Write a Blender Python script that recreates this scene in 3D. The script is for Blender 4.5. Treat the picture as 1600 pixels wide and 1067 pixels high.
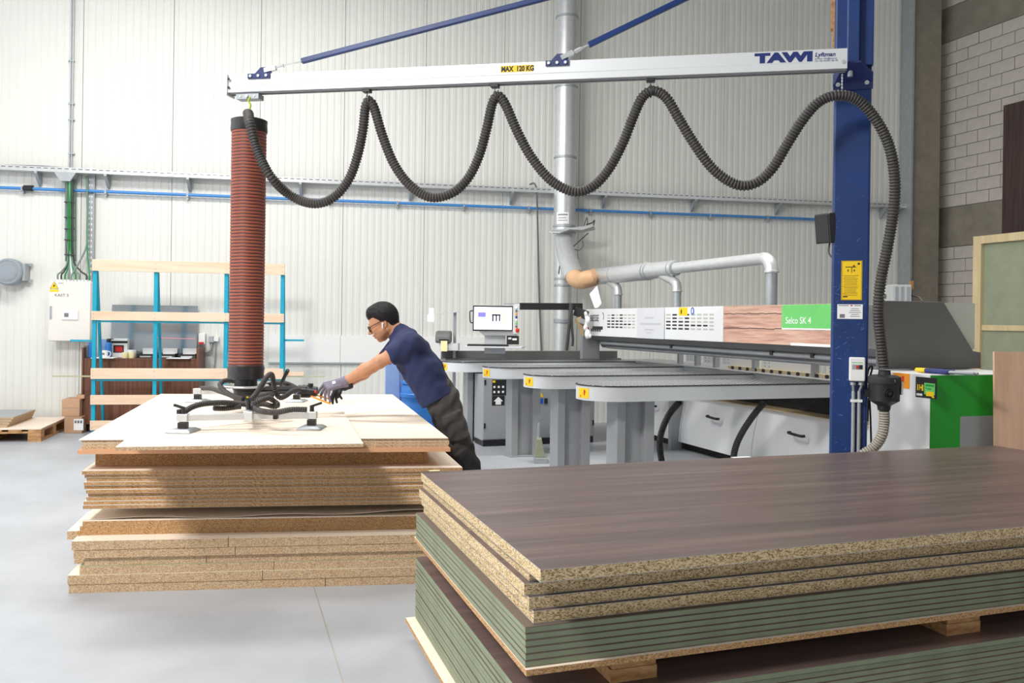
import bpy, bmesh, math, random
import numpy as np
from mathutils import Vector, Matrix

for o in list(bpy.data.objects):
    bpy.data.objects.remove(o)
scene = bpy.context.scene
COL = scene.collection
random.seed(7)

# ---------------------------------------------------------------- camera
F, CX, CY, ROLL, H = 1300.0, 800.0, 502.4, 0.0135, 1.5
CR, SR = math.cos(ROLL), math.sin(ROLL)
cam = bpy.data.cameras.new('camera')
cam.sensor_width = 36.0
cam.lens = F / 1600 * 36
cam.shift_y = -(533.5 - CY) / 1600
cam.clip_start = 0.05
cam.clip_end = 200
cam_ob = bpy.data.objects.new('camera', cam)
COL.objects.link(cam_ob)
cam_ob.matrix_world = Matrix(((CR, -SR, 0, 0), (0, 0, -1, 0), (SR, CR, 0, H), (0, 0, 0, 1)))
scene.camera = cam_ob

# ---------------------------------------------------------------- world, lamps, exposure
world = bpy.data.worlds.new('world')
scene.world = world
world.use_nodes = True
wb = world.node_tree.nodes['Background']
wb.inputs[0].default_value = (0.93, 0.96, 1.0, 1)
wb.inputs[1].default_value = 1.7
vs = scene.view_settings
vs.view_transform = 'Standard'
vs.look = 'None'
vs.exposure = 0.36
vs.gamma = 1.0
vs.use_curve_mapping = False


def area(name, loc, target, size, sizey, power, color=(1, 1, 1), spread=180):
    l = bpy.data.lights.new(name, 'AREA')
    l.shape = 'RECTANGLE'
    l.size = size
    l.size_y = sizey
    l.energy = power
    l.color = color
    l.spread = math.radians(spread)
    o = bpy.data.objects.new(name, l)
    COL.objects.link(o)
    o.location = loc
    d = Vector(target) - Vector(loc)
    o.rotation_euler = d.to_track_quat('-Z', 'Y').to_euler()
    return o


# rows of ceiling lamps over the hall (above the frame)
area('ceiling_lamp', (-4.2, 0.2, 6.6), (-3.6, 1.2, 0), 1.6, 1.6, 560, (1.0, 0.985, 0.96))
area('ceiling_lamp', (-3.4, 7.4, 6.6), (-3.4, 7.6, 0), 5.0, 1.0, 300, (1.0, 0.99, 0.97))
area('ceiling_lamp', (2.6, 7.6, 6.6), (2.5, 7.9, 0), 3.0, 0.8, 95, (1.0, 0.98, 0.93), 105)

# ---------------------------------------------------------------- pixel helpers (1600 x 1067 frame)


def ray(px, py):
    u = (px - CX) / F
    v = (py - CY) / F
    return Vector((u * CR + v * SR, 1.0, -(-u * SR + v * CR)))


def P(px, py, D):
    r = ray(px, py)
    return Vector((r.x * D, D, H + r.z * D))


def G(px, py, z=0.0):
    r = ray(px, py)
    return P(px, py, (z - H) / r.z)


def plane_hit(px, py, p0, n):
    r = ray(px, py)
    o = Vector((0, 0, H))
    t = (Vector(p0) - o).dot(n) / r.dot(n)
    return o + r * t


# ---------------------------------------------------------------- materials
MATS = {}


def mat(name, col, rough=0.55, metal=0.0, var=0.0, scale=6.0, bump=0.0, bscale=60.0, stretch=(1, 1, 1),
        col2=None, trans=0.0, emit=None, estr=1.0, spec=0.5, alpha=None, coat=0.0, thr=None):
    if name in MATS:
        return MATS[name]
    m = bpy.data.materials.new(name)
    m.use_nodes = True
    nt = m.node_tree
    b = nt.nodes['Principled BSDF']
    b.inputs['Roughness'].default_value = rough
    b.inputs['Metallic'].default_value = metal
    b.inputs['Specular IOR Level'].default_value = spec
    b.inputs['Coat Weight'].default_value = coat
    c = (*col, 1)
    b.inputs['Base Color'].default_value = c
    if trans:
        b.inputs['Transmission Weight'].default_value = trans
    if alpha is not None:
        b.inputs['Alpha'].default_value = alpha
    if emit:
        b.inputs['Emission Color'].default_value = (*emit, 1)
        b.inputs['Emission Strength'].default_value = estr
    if var > 0 or bump > 0 or col2:
        tc = nt.nodes.new('ShaderNodeTexCoord')
        mp = nt.nodes.new('ShaderNodeMapping')
        mp.inputs['Scale'].default_value = stretch
        nt.links.new(tc.outputs['Object'], mp.inputs[0])
        if var > 0 or col2:
            n = nt.nodes.new('ShaderNodeTexNoise')
            n.inputs['Scale'].default_value = scale
            n.inputs['Detail'].default_value = 6
            n.inputs['Roughness'].default_value = 0.6
            nt.links.new(mp.outputs[0], n.inputs['Vector'])
            rp = nt.nodes.new('ShaderNodeValToRGB')
            lo, hi = thr if thr else (0.32, 0.68)
            rp.color_ramp.elements[0].position = lo
            rp.color_ramp.elements[1].position = hi
            if col2:
                rp.color_ramp.elements[0].color = (*col2, 1)
                rp.color_ramp.elements[1].color = c
            else:
                rp.color_ramp.elements[0].color = tuple(max(0, x * (1 - var)) for x in col) + (1,)
                rp.color_ramp.elements[1].color = tuple(min(1, x * (1 + var)) for x in col) + (1,)
            nt.links.new(n.outputs[0], rp.inputs[0])
            nt.links.new(rp.outputs[0], b.inputs['Base Color'])
        if bump > 0:
            n2 = nt.nodes.new('ShaderNodeTexNoise')
            n2.inputs['Scale'].default_value = bscale
            n2.inputs['Detail'].default_value = 4
            nt.links.new(mp.outputs[0], n2.inputs['Vector'])
            bp = nt.nodes.new('ShaderNodeBump')
            bp.inputs['Strength'].default_value = bump
            bp.inputs['Distance'].default_value = 0.01
            nt.links.new(n2.outputs[0], bp.inputs['Height'])
            nt.links.new(bp.outputs[0], b.inputs['Normal'])
    MATS[name] = m
    return m


def chip_mat(name, light, mid, dark, scale=170.0):
    """particle board edge: pressed wood chips"""
    m = bpy.data.materials.new(name)
    m.use_nodes = True
    nt = m.node_tree
    b = nt.nodes['Principled BSDF']
    b.inputs['Roughness'].default_value = 0.85
    tc = nt.nodes.new('ShaderNodeTexCoord')
    mp = nt.nodes.new('ShaderNodeMapping')
    mp.inputs['Scale'].default_value = (0.7, 0.7, 1.25)
    vo = nt.nodes.new('ShaderNodeTexVoronoi')
    vo.inputs['Scale'].default_value = scale
    vo.inputs['Randomness'].default_value = 1.0
    rp = nt.nodes.new('ShaderNodeValToRGB')
    e = rp.color_ramp.elements
    e[0].position = 0.12
    e[0].color = (*dark, 1)
    e[1].position = 0.9
    e[1].color = (*light, 1)
    x = e.new(0.42)
    x.color = (*mid, 1)
    sx = nt.nodes.new('ShaderNodeSeparateColor')
    nt.links.new(tc.outputs['Object'], mp.inputs[0])
    nt.links.new(mp.outputs[0], vo.inputs['Vector'])
    nt.links.new(vo.outputs['Color'], sx.inputs[0])
    nt.links.new(sx.outputs[0], rp.inputs[0])
    nt.links.new(rp.outputs[0], b.inputs['Base Color'])
    bp = nt.nodes.new('ShaderNodeBump')
    bp.inputs['Strength'].default_value = 0.5
    bp.inputs['Distance'].default_value = 0.002
    nt.links.new(sx.outputs[1], bp.inputs['Height'])
    nt.links.new(bp.outputs[0], b.inputs['Normal'])
    MATS[name] = m
    return m


def grain_mat(name, c1, c2, c3, rough=0.35, stretch=(0.8, 16, 16), scale=2.2, axis_rot=0.0):
    """laminate with long wood grain along local X"""
    m = bpy.data.materials.new(name)
    m.use_nodes = True
    nt = m.node_tree
    b = nt.nodes['Principled BSDF']
    b.inputs['Roughness'].default_value = rough
    tc = nt.nodes.new('ShaderNodeTexCoord')
    mp0 = nt.nodes.new('ShaderNodeMapping')
    mp0.inputs['Rotation'].default_value = (0, 0, axis_rot)
    mp = nt.nodes.new('ShaderNodeMapping')
    mp.inputs['Scale'].default_value = stretch
    n = nt.nodes.new('ShaderNodeTexNoise')
    n.inputs['Scale'].default_value = scale
    n.inputs['Detail'].default_value = 8
    n.inputs['Roughness'].default_value = 0.62
    n.inputs['Distortion'].default_value = 0.25
    rp = nt.nodes.new('ShaderNodeValToRGB')
    e = rp.color_ramp.elements
    e[0].position = 0.3
    e[0].color = (*c1, 1)
    e[1].position = 0.72
    e[1].color = (*c3, 1)
    x = e.new(0.5)
    x.color = (*c2, 1)
    nt.links.new(tc.outputs['Object'], mp0.inputs[0])
    nt.links.new(mp0.outputs[0], mp.inputs[0])
    nt.links.new(mp.outputs[0], n.inputs['Vector'])
    nt.links.new(n.outputs[0], rp.inputs[0])
    nt.links.new(rp.outputs[0], b.inputs['Base Color'])
    MATS[name] = m
    return m


def dot_mat(name, base, dot, pitch=0.055, r=0.008):
    """table top with a grid of small raised dots (flat print of studs)"""
    m = bpy.data.materials.new(name)
    m.use_nodes = True
    nt = m.node_tree
    b = nt.nodes['Principled BSDF']
    b.inputs['Roughness'].default_value = 0.32
    tc = nt.nodes.new('ShaderNodeTexCoord')
    mp = nt.nodes.new('ShaderNodeMapping')
    mp.inputs['Scale'].default_value = (1 / pitch, 1 / pitch, 0.0)
    fr = nt.nodes.new('ShaderNodeVectorMath')
    fr.operation = 'FRACTION'
    sb = nt.nodes.new('ShaderNodeVectorMath')
    sb.operation = 'SUBTRACT'
    sb.inputs[1].default_value = (0.5, 0.5, 0)
    ln = nt.nodes.new('ShaderNodeVectorMath')
    ln.operation = 'LENGTH'
    lt = nt.nodes.new('ShaderNodeMath')
    lt.operation = 'LESS_THAN'
    lt.inputs[1].default_value = r / pitch
    mx = nt.nodes.new('ShaderNodeMix')
    mx.data_type = 'RGBA'
    mx.inputs[6].default_value = (*base, 1)
    mx.inputs[7].default_value = (*dot, 1)
    nt.links.new(tc.outputs['Object'], mp.inputs[0])
    nt.links.new(mp.outputs[0], fr.inputs[0])
    nt.links.new(fr.outputs[0], sb.inputs[0])
    nt.links.new(sb.outputs[0], ln.inputs[0])
    nt.links.new(ln.outputs['Value'], lt.inputs[0])
    nt.links.new(lt.outputs[0], mx.inputs[0])
    nt.links.new(mx.outputs[2], b.inputs['Base Color'])
    MATS[name] = m
    return m


def S(r, g, b):
    """sRGB 0-255 to linear"""
    def f(c):
        c /= 255.0
        return c / 12.92 if c <= 0.04045 else ((c + 0.055) / 1.055) ** 2.4
    return (f(r), f(g), f(b))


M_wall = mat('wall_paint', S(226, 226, 220), 0.5, var=0.02, scale=1.5)
M_joint = mat('joint_dark', S(140, 140, 136), 0.8)
M_floor = mat('floor_concrete', S(170, 173, 178), 0.42, var=0.12, scale=1.3, bump=0.05, bscale=30)
M_jointfl = mat('floor_joint', S(158, 152, 142), 0.8, var=.1)
M_ceil = mat('ceiling_paint', S(190, 192, 190), 0.8, var=.02)
M_conc = mat('concrete', S(144, 136, 122), 0.9, var=0.16, scale=4, bump=0.25, bscale=25)
M_brick = mat('block_white', S(205, 196, 188), 0.9, var=0.06, scale=9, bump=0.3, bscale=90)
M_mortar = mat('mortar', S(112, 110, 100), 0.95, var=.1, scale=30)
M_galv = mat('galvanised', S(210, 212, 213), 0.34, 0.5, var=0.06, scale=14)
M_galvd = mat('galvanised_matt', S(172, 177, 181), 0.45, 0.45, var=0.08, scale=14)
M_alu = mat('aluminium_arm', S(226, 228, 230), 0.38, 0.25, var=.01)
M_aluD = mat('aluminium_groove', S(150, 152, 155), 0.4, 0.5)
M_blue = mat('blue_enamel', S(17, 54, 116), 0.42, var=0.0, col2=S(14, 46, 102), scale=5)
M_blued = mat('blue_dark', S(28, 46, 104), 0.4, var=.08, scale=12)
M_scuff = mat('paint_scuff', S(92, 116, 164), 0.7, var=.15, scale=40)
M_white = mat('white_plastic', S(238, 238, 236), 0.45, var=.01)
M_saww = mat('saw_white', S(232, 233, 234), 0.35, var=.015, scale=3)
M_sawg = mat('saw_grey', S(158, 160, 163), 0.42, var=.03, scale=5)
M_sawd = mat('saw_dark_grey', S(104, 104, 104), 0.45, var=.04, scale=5)
M_black = mat('black_plastic', S(32, 32, 34), 0.42, var=.1, scale=20)
M_rub = mat('black_rubber', S(48, 47, 47), 0.6, var=.12, scale=25)
M_hose = mat('hose_grey', S(70, 66, 64), 0.55, var=.15, scale=9)
M_hosed = mat('hose_groove', S(26, 25, 25), 0.7)
M_hoseb = mat('hose_beige', S(168, 160, 146), 0.6, var=.1, scale=9)
M_tube = mat('lift_tube_red', S(158, 82, 62), 0.55, var=.12, scale=5)
M_tubed = mat('lift_tube_ring', S(58, 34, 32), 0.5)
M_tape = mat('black_tape', S(40, 38, 40), 0.3, var=.1, bump=.5, bscale=20)
M_yel = mat('sign_yellow', S(250, 208, 20), 0.5, var=.02)
M_ora = mat('orange_lever', S(240, 150, 20), 0.45, var=.03)
M_green = mat('saw_green', S(20, 160, 35), 0.4, var=.03)
M_lgreen = mat('sign_green', S(110, 205, 110), 0.45, var=.03)
M_red = mat('red_plastic', S(205, 40, 30), 0.4, var=.03)
M_cyan = mat('rack_cyan', S(0, 160, 190), 0.5, var=.06, scale=10)
M_pine = grain_mat('planed_wood', S(226, 190, 158), S(236, 206, 178), S(242, 216, 192), 0.7, (0.8, 10, 10))
M_palw = grain_mat('pallet_wood', S(150, 105, 66), S(182, 138, 92), S(205, 165, 118), 0.85, (2, 10, 10), 4)
M_desk = grain_mat('walnut_laminate', S(84, 52, 38), S(112, 70, 50), S(140, 92, 68), 0.45, (16, 16, 0.7), 2.2)
M_brown = grain_mat('brown_laminate', S(84, 68, 66), S(100, 82, 79), S(122, 101, 93), 0.36, (0.35, 9, 9), 2.4)
M_wenge = grain_mat('wenge_board', S(52, 36, 34), S(70, 50, 46), S(88, 64, 58), 0.5, (18, 18, 0.6), 2.0)
M_rust = grain_mat('printed_planks', S(168, 120, 104), S(208, 164, 144), S(232, 196, 176), 0.5, (14, 0.8, 14), 3.0)
M_chip = chip_mat('chip_edge', S(206, 166, 120), S(184, 142, 96), S(140, 100, 62), 330)
M_chipd = chip_mat('chip_edge_fine', S(222, 196, 162), S(196, 164, 126), S(150, 116, 84), 380)
M_chipt = chip_mat('chip_edge_thick', S(226, 204, 164), S(198, 172, 130), S(140, 114, 80), 250)
M_cream = mat('raw_board_face', S(238, 222, 204), 0.6, var=.02, scale=3)
M_skin1 = mat('laminate_line', S(176, 176, 172), 0.5)
M_mdfg = mat('green_mdf_edge', S(130, 140, 114), 0.8, var=.10, scale=8)
M_mdfl = mat('mdf_skin_brown', S(106, 92, 82), 0.6)
M_tan = grain_mat('tan_board', S(200, 160, 132), S(212, 173, 145), S(220, 184, 157), 0.6, (10, 10, .6), 2)
M_card = mat('cardboard', S(196, 156, 124), 0.85, var=.05, scale=6)
M_paper = mat('paper', S(246, 246, 246), 0.7, var=.01)
M_print = mat('print_grey', S(120, 120, 125), 0.7)
M_ink = mat('print_black', S(28, 28, 32), 0.6)
M_navy = mat('print_navy', S(28, 44, 110), 0.5)
M_wtxt = mat('print_white', S(245, 248, 245), 0.5)
M_cabl = mat('cable_green', S(40, 130, 70), 0.5, var=.05)
M_cabg = mat('cable_grey_green', S(120, 140, 130), 0.5, var=.08, scale=20)
M_cabd = mat('cable_dark', S(52, 56, 54), 0.5, var=.05)
M_pipe = mat('pipe_blue', S(70, 138, 205), 0.4, var=.03)
M_ebox = mat('cabinet_cream', S(236, 230, 222), 0.45, var=.01)
M_reel = mat('reel_grey', S(150, 158, 166), 0.45, var=.04)
M_frame = grain_mat('cream_frame', S(206, 184, 140), S(216, 196, 152), S(226, 208, 168), 0.5, (8, 8, .8), 2)
M_glass = mat('green_panel', S(150, 156, 132), 0.6, var=.07, scale=5, bump=.1, bscale=40)
M_plexi = mat('plexi_grey', S(190, 198, 186), 0.25, alpha=0.75)
M_mirror = mat('polished_sheet', S(176, 182, 190), 0.14, 0.85, var=.05, scale=4)
M_screen = mat('screen', S(240, 244, 252), 0.3, emit=S(235, 240, 255), estr=0.9)
M_skin = mat('skin', S(196, 140, 106), 0.5, var=.06, scale=18)
M_hair = mat('hair', S(22, 17, 19), 0.5, var=.3, scale=40, stretch=(1, 6, 1), bump=.6, bscale=120, spec=.3)
M_shirt = mat('tshirt_navy', S(36, 44, 82), 0.85, var=.10, scale=7, bump=.35, bscale=11)
M_trs = mat('work_trousers', S(66, 62, 60), 0.9, var=.14, scale=9, bump=.5, bscale=14)
M_trsd = mat('trouser_black', S(34, 32, 33), 0.9, var=.1, scale=9, bump=.4, bscale=14)
M_glove = mat('glove_grey', S(126, 120, 136), 0.85, var=.07, scale=30, bump=.2, bscale=80)
M_gloved = mat('glove_black', S(42, 42, 48), 0.7, var=.1, scale=30)
M_binb = mat('bin_blue', S(44, 118, 200), 0.45, var=.05)
M_binl = mat('bin_pale_blue', S(130, 160, 210), 0.5, var=.04)
M_binn = mat('bin_navy', S(30, 70, 130), 0.5, var=.05)
M_flex = mat('flex_orange', S(222, 178, 138), 0.5, var=.08, scale=10)
M_tabletop = dot_mat('dotted_top', S(92, 94, 98), S(228, 230, 232), 0.065, 0.015)
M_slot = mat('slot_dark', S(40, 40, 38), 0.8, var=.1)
M_dust = mat('wood_dust', S(206, 180, 140), 0.9, var=.1)
M_kraft = mat('yellow_paper', S(244, 232, 180), 0.7, var=.03)

# ---------------------------------------------------------------- mesh helpers
TF = {}   # root transforms: object -> 4x4 matrix (parts inherit)


def rotz_m(loc, rz):
    return Matrix.Translation(Vector(loc)) @ Matrix.Rotation(rz, 4, 'Z')


def tag(o, label=None, cat=None, group=None, kind=None):
    if label:
        o['label'] = label
    if cat:
        o['category'] = cat
    if group:
        o['group'] = group
    if kind:
        o['kind'] = kind
    return o


def thing(name, label, cat, loc=(0, 0, 0), rz=0.0, group=None, kind=None):
    o = bpy.data.objects.new(name, None)
    COL.objects.link(o)
    o.empty_display_size = 0.1
    o.location = loc
    o.rotation_euler = (0, 0, rz)
    TF[o] = rotz_m(loc, rz)
    return tag(o, label, cat, group, kind)


class MB:
    def __init__(s):
        s.v = []
        s.f = []
        s.m = []

    def add(s, vs, fs, m=0):
        n = len(s.v)
        s.v += [tuple(x) for x in vs]
        s.f += [tuple(i + n for i in f) for f in fs]
        s.m += [m] * len(fs)
        return s

    def hexa(s, a, m=0, mt=None, mb_=None):
        """a: 8 corners, bottom 4 (ccw from above) then top 4"""
        s.add(a, [(0, 3, 2, 1)], m if mb_ is None else mb_)
        n = len(s.v) - 8
        for f in [(0, 1, 5, 4), (1, 2, 6, 5), (2, 3, 7, 6), (3, 0, 4, 7)]:
            s.f.append(tuple(i + n for i in f))
            s.m.append(m)
        s.f.append((n + 4, n + 5, n + 6, n + 7))
        s.m.append(m if mt is None else mt)
        return s

    def bx(s, x0, x1, y0, y1, z0, z1, m=0):
        return s.hexa([(x0, y0, z0), (x1, y0, z0), (x1, y1, z0), (x0, y1, z0),
                       (x0, y0, z1), (x1, y0, z1), (x1, y1, z1), (x0, y1, z1)], m)

    def obox(s, c, sx, sy, sz, ax=(1, 0, 0), up=(0, 0, 1), m=0):
        """oriented box centred at c; ax = local x direction"""
        c = Vector(c)
        a = Vector(ax).normalized()
        u = Vector(up)
        b = u.cross(a).normalized()
        u = a.cross(b).normalized()
        pts = []
        for k in (-.5, .5):
            for i, j in ((-.5, -.5), (.5, -.5), (.5, .5), (-.5, .5)):
                pts.append(c + a * sx * i + b * sy * j + u * sz * k)
        return s.hexa(pts, m)

    def beam(s, p, q, w, h, up=(0, 0, 1), m=0):
        p = Vector(p)
        q = Vector(q)
        return s.obox((p + q) / 2, (q - p).length, w, h, q - p, up, m)

    def tube(s, pts, r, seg=12, m=0, caps=True, mats=None):
        pts = [Vector(p) for p in pts]
        n = len(pts)
        rs = r if isinstance(r, (list, tuple)) else [r] * n
        t0 = (pts[1] - pts[0]).normalized()
        ref = Vector((0, 0, 1)) if abs(t0.z) < 0.9 else Vector((1, 0, 0))
        a = t0.cross(ref).normalized()
        base = len(s.v)
        pt = t0
        for i in range(n):
            if i == 0:
                t = t0
            elif i == n - 1:
                t = (pts[i] - pts[i - 1]).normalized()
            else:
                t = (pts[i + 1] - pts[i - 1])
                t = t.normalized() if t.length > 1e-9 else pt
            q = pt.rotation_difference(t)
            a = q @ a
            a = (a - t * a.dot(t)).normalized()
            b = t.cross(a)
            pt = t
            for k in range(seg):
                th = 2 * math.pi * k / seg
                s.v.append(tuple(pts[i] + (a * math.cos(th) + b * math.sin(th)) * rs[i]))
        for i in range(n - 1):
            mm = mats[i] if mats else m
            for k in range(seg):
                k2 = (k + 1) % seg
                s.f.append((base + i * seg + k, base + i * seg + k2, base + (i + 1) * seg + k2, base + (i + 1) * seg + k))
                s.m.append(mm)
        if caps:
            s.f.append(tuple(base + k for k in reversed(range(seg))))
            s.m.append(mats[0] if mats else m)
            s.f.append(tuple(base + (n - 1) * seg + k for k in range(seg)))
            s.m.append(mats[-1] if mats else m)
        return s

    def cyl(s, p, q, r, seg=16, m=0, r2=None):
        return s.tube([p, q], [r, r if r2 is None else r2], seg, m)

    def lathe(s, prof, c=(0, 0, 0), seg=24, m=0, axis='z', mats=None):
        base = len(s.v)
        n = len(prof)
        for (r, z) in prof:
            for k in range(seg):
                th = 2 * math.pi * k / seg
                x, y = r * math.cos(th), r * math.sin(th)
                if axis == 'z':
                    p = (x, y, z)
                elif axis == 'y':
                    p = (x, -z, y)
                else:
                    p = (z, x, y)
                s.v.append((c[0] + p[0], c[1] + p[1], c[2] + p[2]))
        for i in range(n - 1):
            for k in range(seg):
                k2 = (k + 1) % seg
                s.f.append((base + i * seg + k, base + i * seg + k2, base + (i + 1) * seg + k2, base + (i + 1) * seg + k))
                s.m.append(mats[i] if mats else m)
        s.f.append(tuple(base + k for k in reversed(range(seg))))
        s.m.append(mats[0] if mats else m)
        s.f.append(tuple(base + (n - 1) * seg + k for k in range(seg)))
        s.m.append(mats[-1] if mats else m)
        return s

    def prism(s, poly, vec, m=0):
        """poly: 3d points; extruded by vec"""
        n = len(poly)
        vec = Vector(vec)
        pts = [Vector(p) for p in poly] + [Vector(p) + vec for p in poly]
        fs = [tuple(reversed(range(n))), tuple(range(n, 2 * n))]
        for i in range(n):
            j = (i + 1) % n
            fs.append((i, j, n + j, n + i))
        return s.add(pts, fs, m)

    def ell(s, c, rx, ry, rz, m=0, nu=14, nv=8):
        prof = []
        base = len(s.v)
        for i in range(nv + 1):
            ph = -math.pi / 2 + math.pi * i / nv
            for k in range(nu):
                th = 2 * math.pi * k / nu
                s.v.append((c[0] + rx * math.cos(ph) * math.cos(th), c[1] + ry * math.cos(ph) * math.sin(th), c[2] + rz * math.sin(ph)))
        for i in range(nv):
            for k in range(nu):
                k2 = (k + 1) % nu
                s.f.append((base + i * nu + k, base + i * nu + k2, base + (i + 1) * nu + k2, base + (i + 1) * nu + k))
                s.m.append(m)
        return s

    def build(s, name, mats, parent=None, smooth=False, bevel=0.0, world=True, angle=0.7, origin=None):
        """world=True: vertices are world coordinates; else coordinates of the root empty"""
        if not isinstance(mats, (list, tuple)):
            mats = [mats]
        me = bpy.data.meshes.new(name)
        vs_ = s.v
        loc = None
        if parent is not None:
            if world:
                inv = TF[parent].inverted()
                vs_ = [tuple(inv @ Vector(p)) for p in s.v]
        else:
            a = np.array(s.v)
            if origin is None:
                origin = ((a[:, 0].min() + a[:, 0].max()) / 2, (a[:, 1].min() + a[:, 1].max()) / 2, a[:, 2].min())
            loc = Vector(origin)
            vs_ = [(p[0] - loc.x, p[1] - loc.y, p[2] - loc.z) for p in s.v]
        me.from_pydata(vs_, [], s.f)
        for m_ in mats:
            me.materials.append(m_)
        if len(mats) > 1:
            me.polygons.foreach_set('material_index', s.m)
        bm = bmesh.new()
        bm.from_mesh(me)
        bmesh.ops.recalc_face_normals(bm, faces=bm.faces)
        bm.to_mesh(me)
        bm.free()
        if smooth:
            me.polygons.foreach_set('use_smooth', [True] * len(me.polygons))
            me.set_sharp_from_angle(angle=angle)
        me.update()
        o = bpy.data.objects.new(name, me)
        COL.objects.link(o)
        if parent is not None:
            o.parent = parent
            TF[o] = TF[parent]
        else:
            o.location = loc
            TF[o] = Matrix.Translation(loc)
        if bevel > 0:
            md = o.modifiers.new('bevel', 'BEVEL')
            md.width = bevel
            md.segments = 2
            md.limit_method = 'ANGLE'
            md.angle_limit = 0.6
        return o


def text(name, body, size, m, parent, o, xd, up, bold=0.0, sx=1.0, world=True, align='LEFT', shear=0.0, extr=0.0):
    """flat lettering; o = baseline start"""
    cu = bpy.data.curves.new(name, 'FONT')
    cu.body = body
    cu.size = size
    cu.align_x = align
    cu.offset = bold
    cu.shear = shear
    cu.fill_mode = 'FRONT'
    cu.resolution_u = 3
    ob = bpy.data.objects.new(name, cu)
    COL.objects.link(ob)
    dg = bpy.context.evaluated_depsgraph_get()
    dg.update()
    me0 = bpy.data.meshes.new_from_object(ob.evaluated_get(dg))
    vs_ = [v.co.copy() for v in me0.vertices]
    fs = [tuple(p.vertices) for p in me0.polygons]
    bpy.data.objects.remove(ob)
    bpy.data.curves.remove(cu)
    bpy.data.meshes.remove(me0)
    xd = Vector(xd).normalized()
    up = Vector(up).normalized()
    o = Vector(o)
    b = MB()
    b.add([o + xd * v.x * sx + up * v.y for v in vs_], fs)
    return b.build(name, m, parent, world=world)


def smooth_path(pts, n=8):
    """Catmull-Rom resample"""
    pts = [Vector(p) for p in pts]
    out = []
    for i in range(len(pts) - 1):
        p0 = pts[max(0, i - 1)]
        p1 = pts[i]
        p2 = pts[i + 1]
        p3 = pts[min(len(pts) - 1, i + 2)]
        for k in range(n):
            t = k / n
            out.append(0.5 * ((2 * p1) + (-p0 + p2) * t + (2 * p0 - 5 * p1 + 4 * p2 - p3) * t * t
                              + (-p0 + 3 * p1 - 3 * p2 + p3) * t ** 3))
    out.append(pts[-1])
    return out


def even_path(pts, step):
    pts = [Vector(p) for p in pts]
    L = [0.0]
    for i in range(1, len(pts)):
        L.append(L[-1] + (pts[i] - pts[i - 1]).length)
    n = max(2, int(L[-1] / step))
    out = []
    j = 0
    for k in range(n + 1):
        d = L[-1] * k / n
        while j < len(L) - 2 and L[j + 1] < d:
            j += 1
        sg = L[j + 1] - L[j]
        t = (d - L[j]) / sg if sg > 1e-9 else 0
        out.append(pts[j].lerp(pts[j + 1], t))
    return out


def ribbed(b, pts, r, pitch, depth, seg=12, m=0):
    """corrugated hose along pts"""
    pp = even_path(smooth_path(pts, 10), pitch / 4)
    rs = [r - (depth if (i % 4) in (0, 1) else 0.0) for i in range(len(pp))]
    ms_ = [m + 1 if (i % 4) == 0 else m for i in range(len(pp) - 1)]
    return b.tube(pp, rs, seg, m, mats=ms_)


ORD = ['topmost', 'second', 'third', 'fourth', 'fifth', 'sixth', 'seventh', 'eighth', 'ninth', 'tenth', 'eleventh',
       'twelfth', 'thirteenth', 'fourteenth', 'fifteenth', 'sixteenth', 'seventeenth', 'eighteenth']

# ================================================================ SETTING
b = MB()
b.bx(-14, 12, -8, 16, -0.12, 0)
floor = tag(b.build('floor', M_floor, origin=(0, 0, 0)), kind='structure')
b = MB()
j0, j1 = G(485, 900), G(536, 1067)
d = (j1 - j0).normalized()
q0, q1 = j0 + d * -9, j1 + d * 3
b.beam((q0.x, q0.y, 0.0006), (q1.x, q1.y, 0.0006), 0.006, 0.001)
b.build('floor_joint', M_jointfl, floor)
b = MB()
b.bx(-14, 12, -8, 16, 7.5, 7.6)  # out of view; added to block sky light from above
tag(b.build('ceiling', M_ceil), kind='structure')

b = MB()
b.bx(-14, 12, -8, -7.8, 0, 7.5)  # unseen wall, added to block ambient light from behind the camera
tag(b.build('wall_front_light_block', M_wall), kind='structure')

# back wall of upright ribbed sandwich panels
WA = Vector((-6.77, 11.02, 0))
WYAW = math.atan2(13.34 - 11.02, 5.75 + 6.77)
WD = Vector((math.cos(WYAW), math.sin(WYAW), 0))
WN = Vector((WD.y, -WD.x, 0))            # towards the camera


def W(px, py, off=0.0):
    return plane_hit(px, py, WA + WN * off, WN)


def wl(p):                                 # distance along wall
    return (Vector(p) - WA).dot(WD)


def wp(a, z, off=0.0):                     # wall point at distance a
    return Vector((WA.x, WA.y, 0)) + WD * a + WN * off + Vector((0, 0, z))


wall_back = thing('wall_back', None, None, WA, WYAW, kind='structure')
b = MB()
b.bx(-6.0, 16.5, 0.012, 0.15, 0, 7.5)
b.build('wall_core', M_joint, wall_back, world=False)
seams = [wl(W(x, y)) for x, y in ((130, 100), (268.5, 160), (404, 150), (537, 280), (663, 400), (785, 400), (907.5, 250),
                                  (1020, 250), (1130, 250))]
sw = (seams[-1] - seams[0]) / (len(seams) - 1)
s0 = seams[0] - sw * 5


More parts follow.
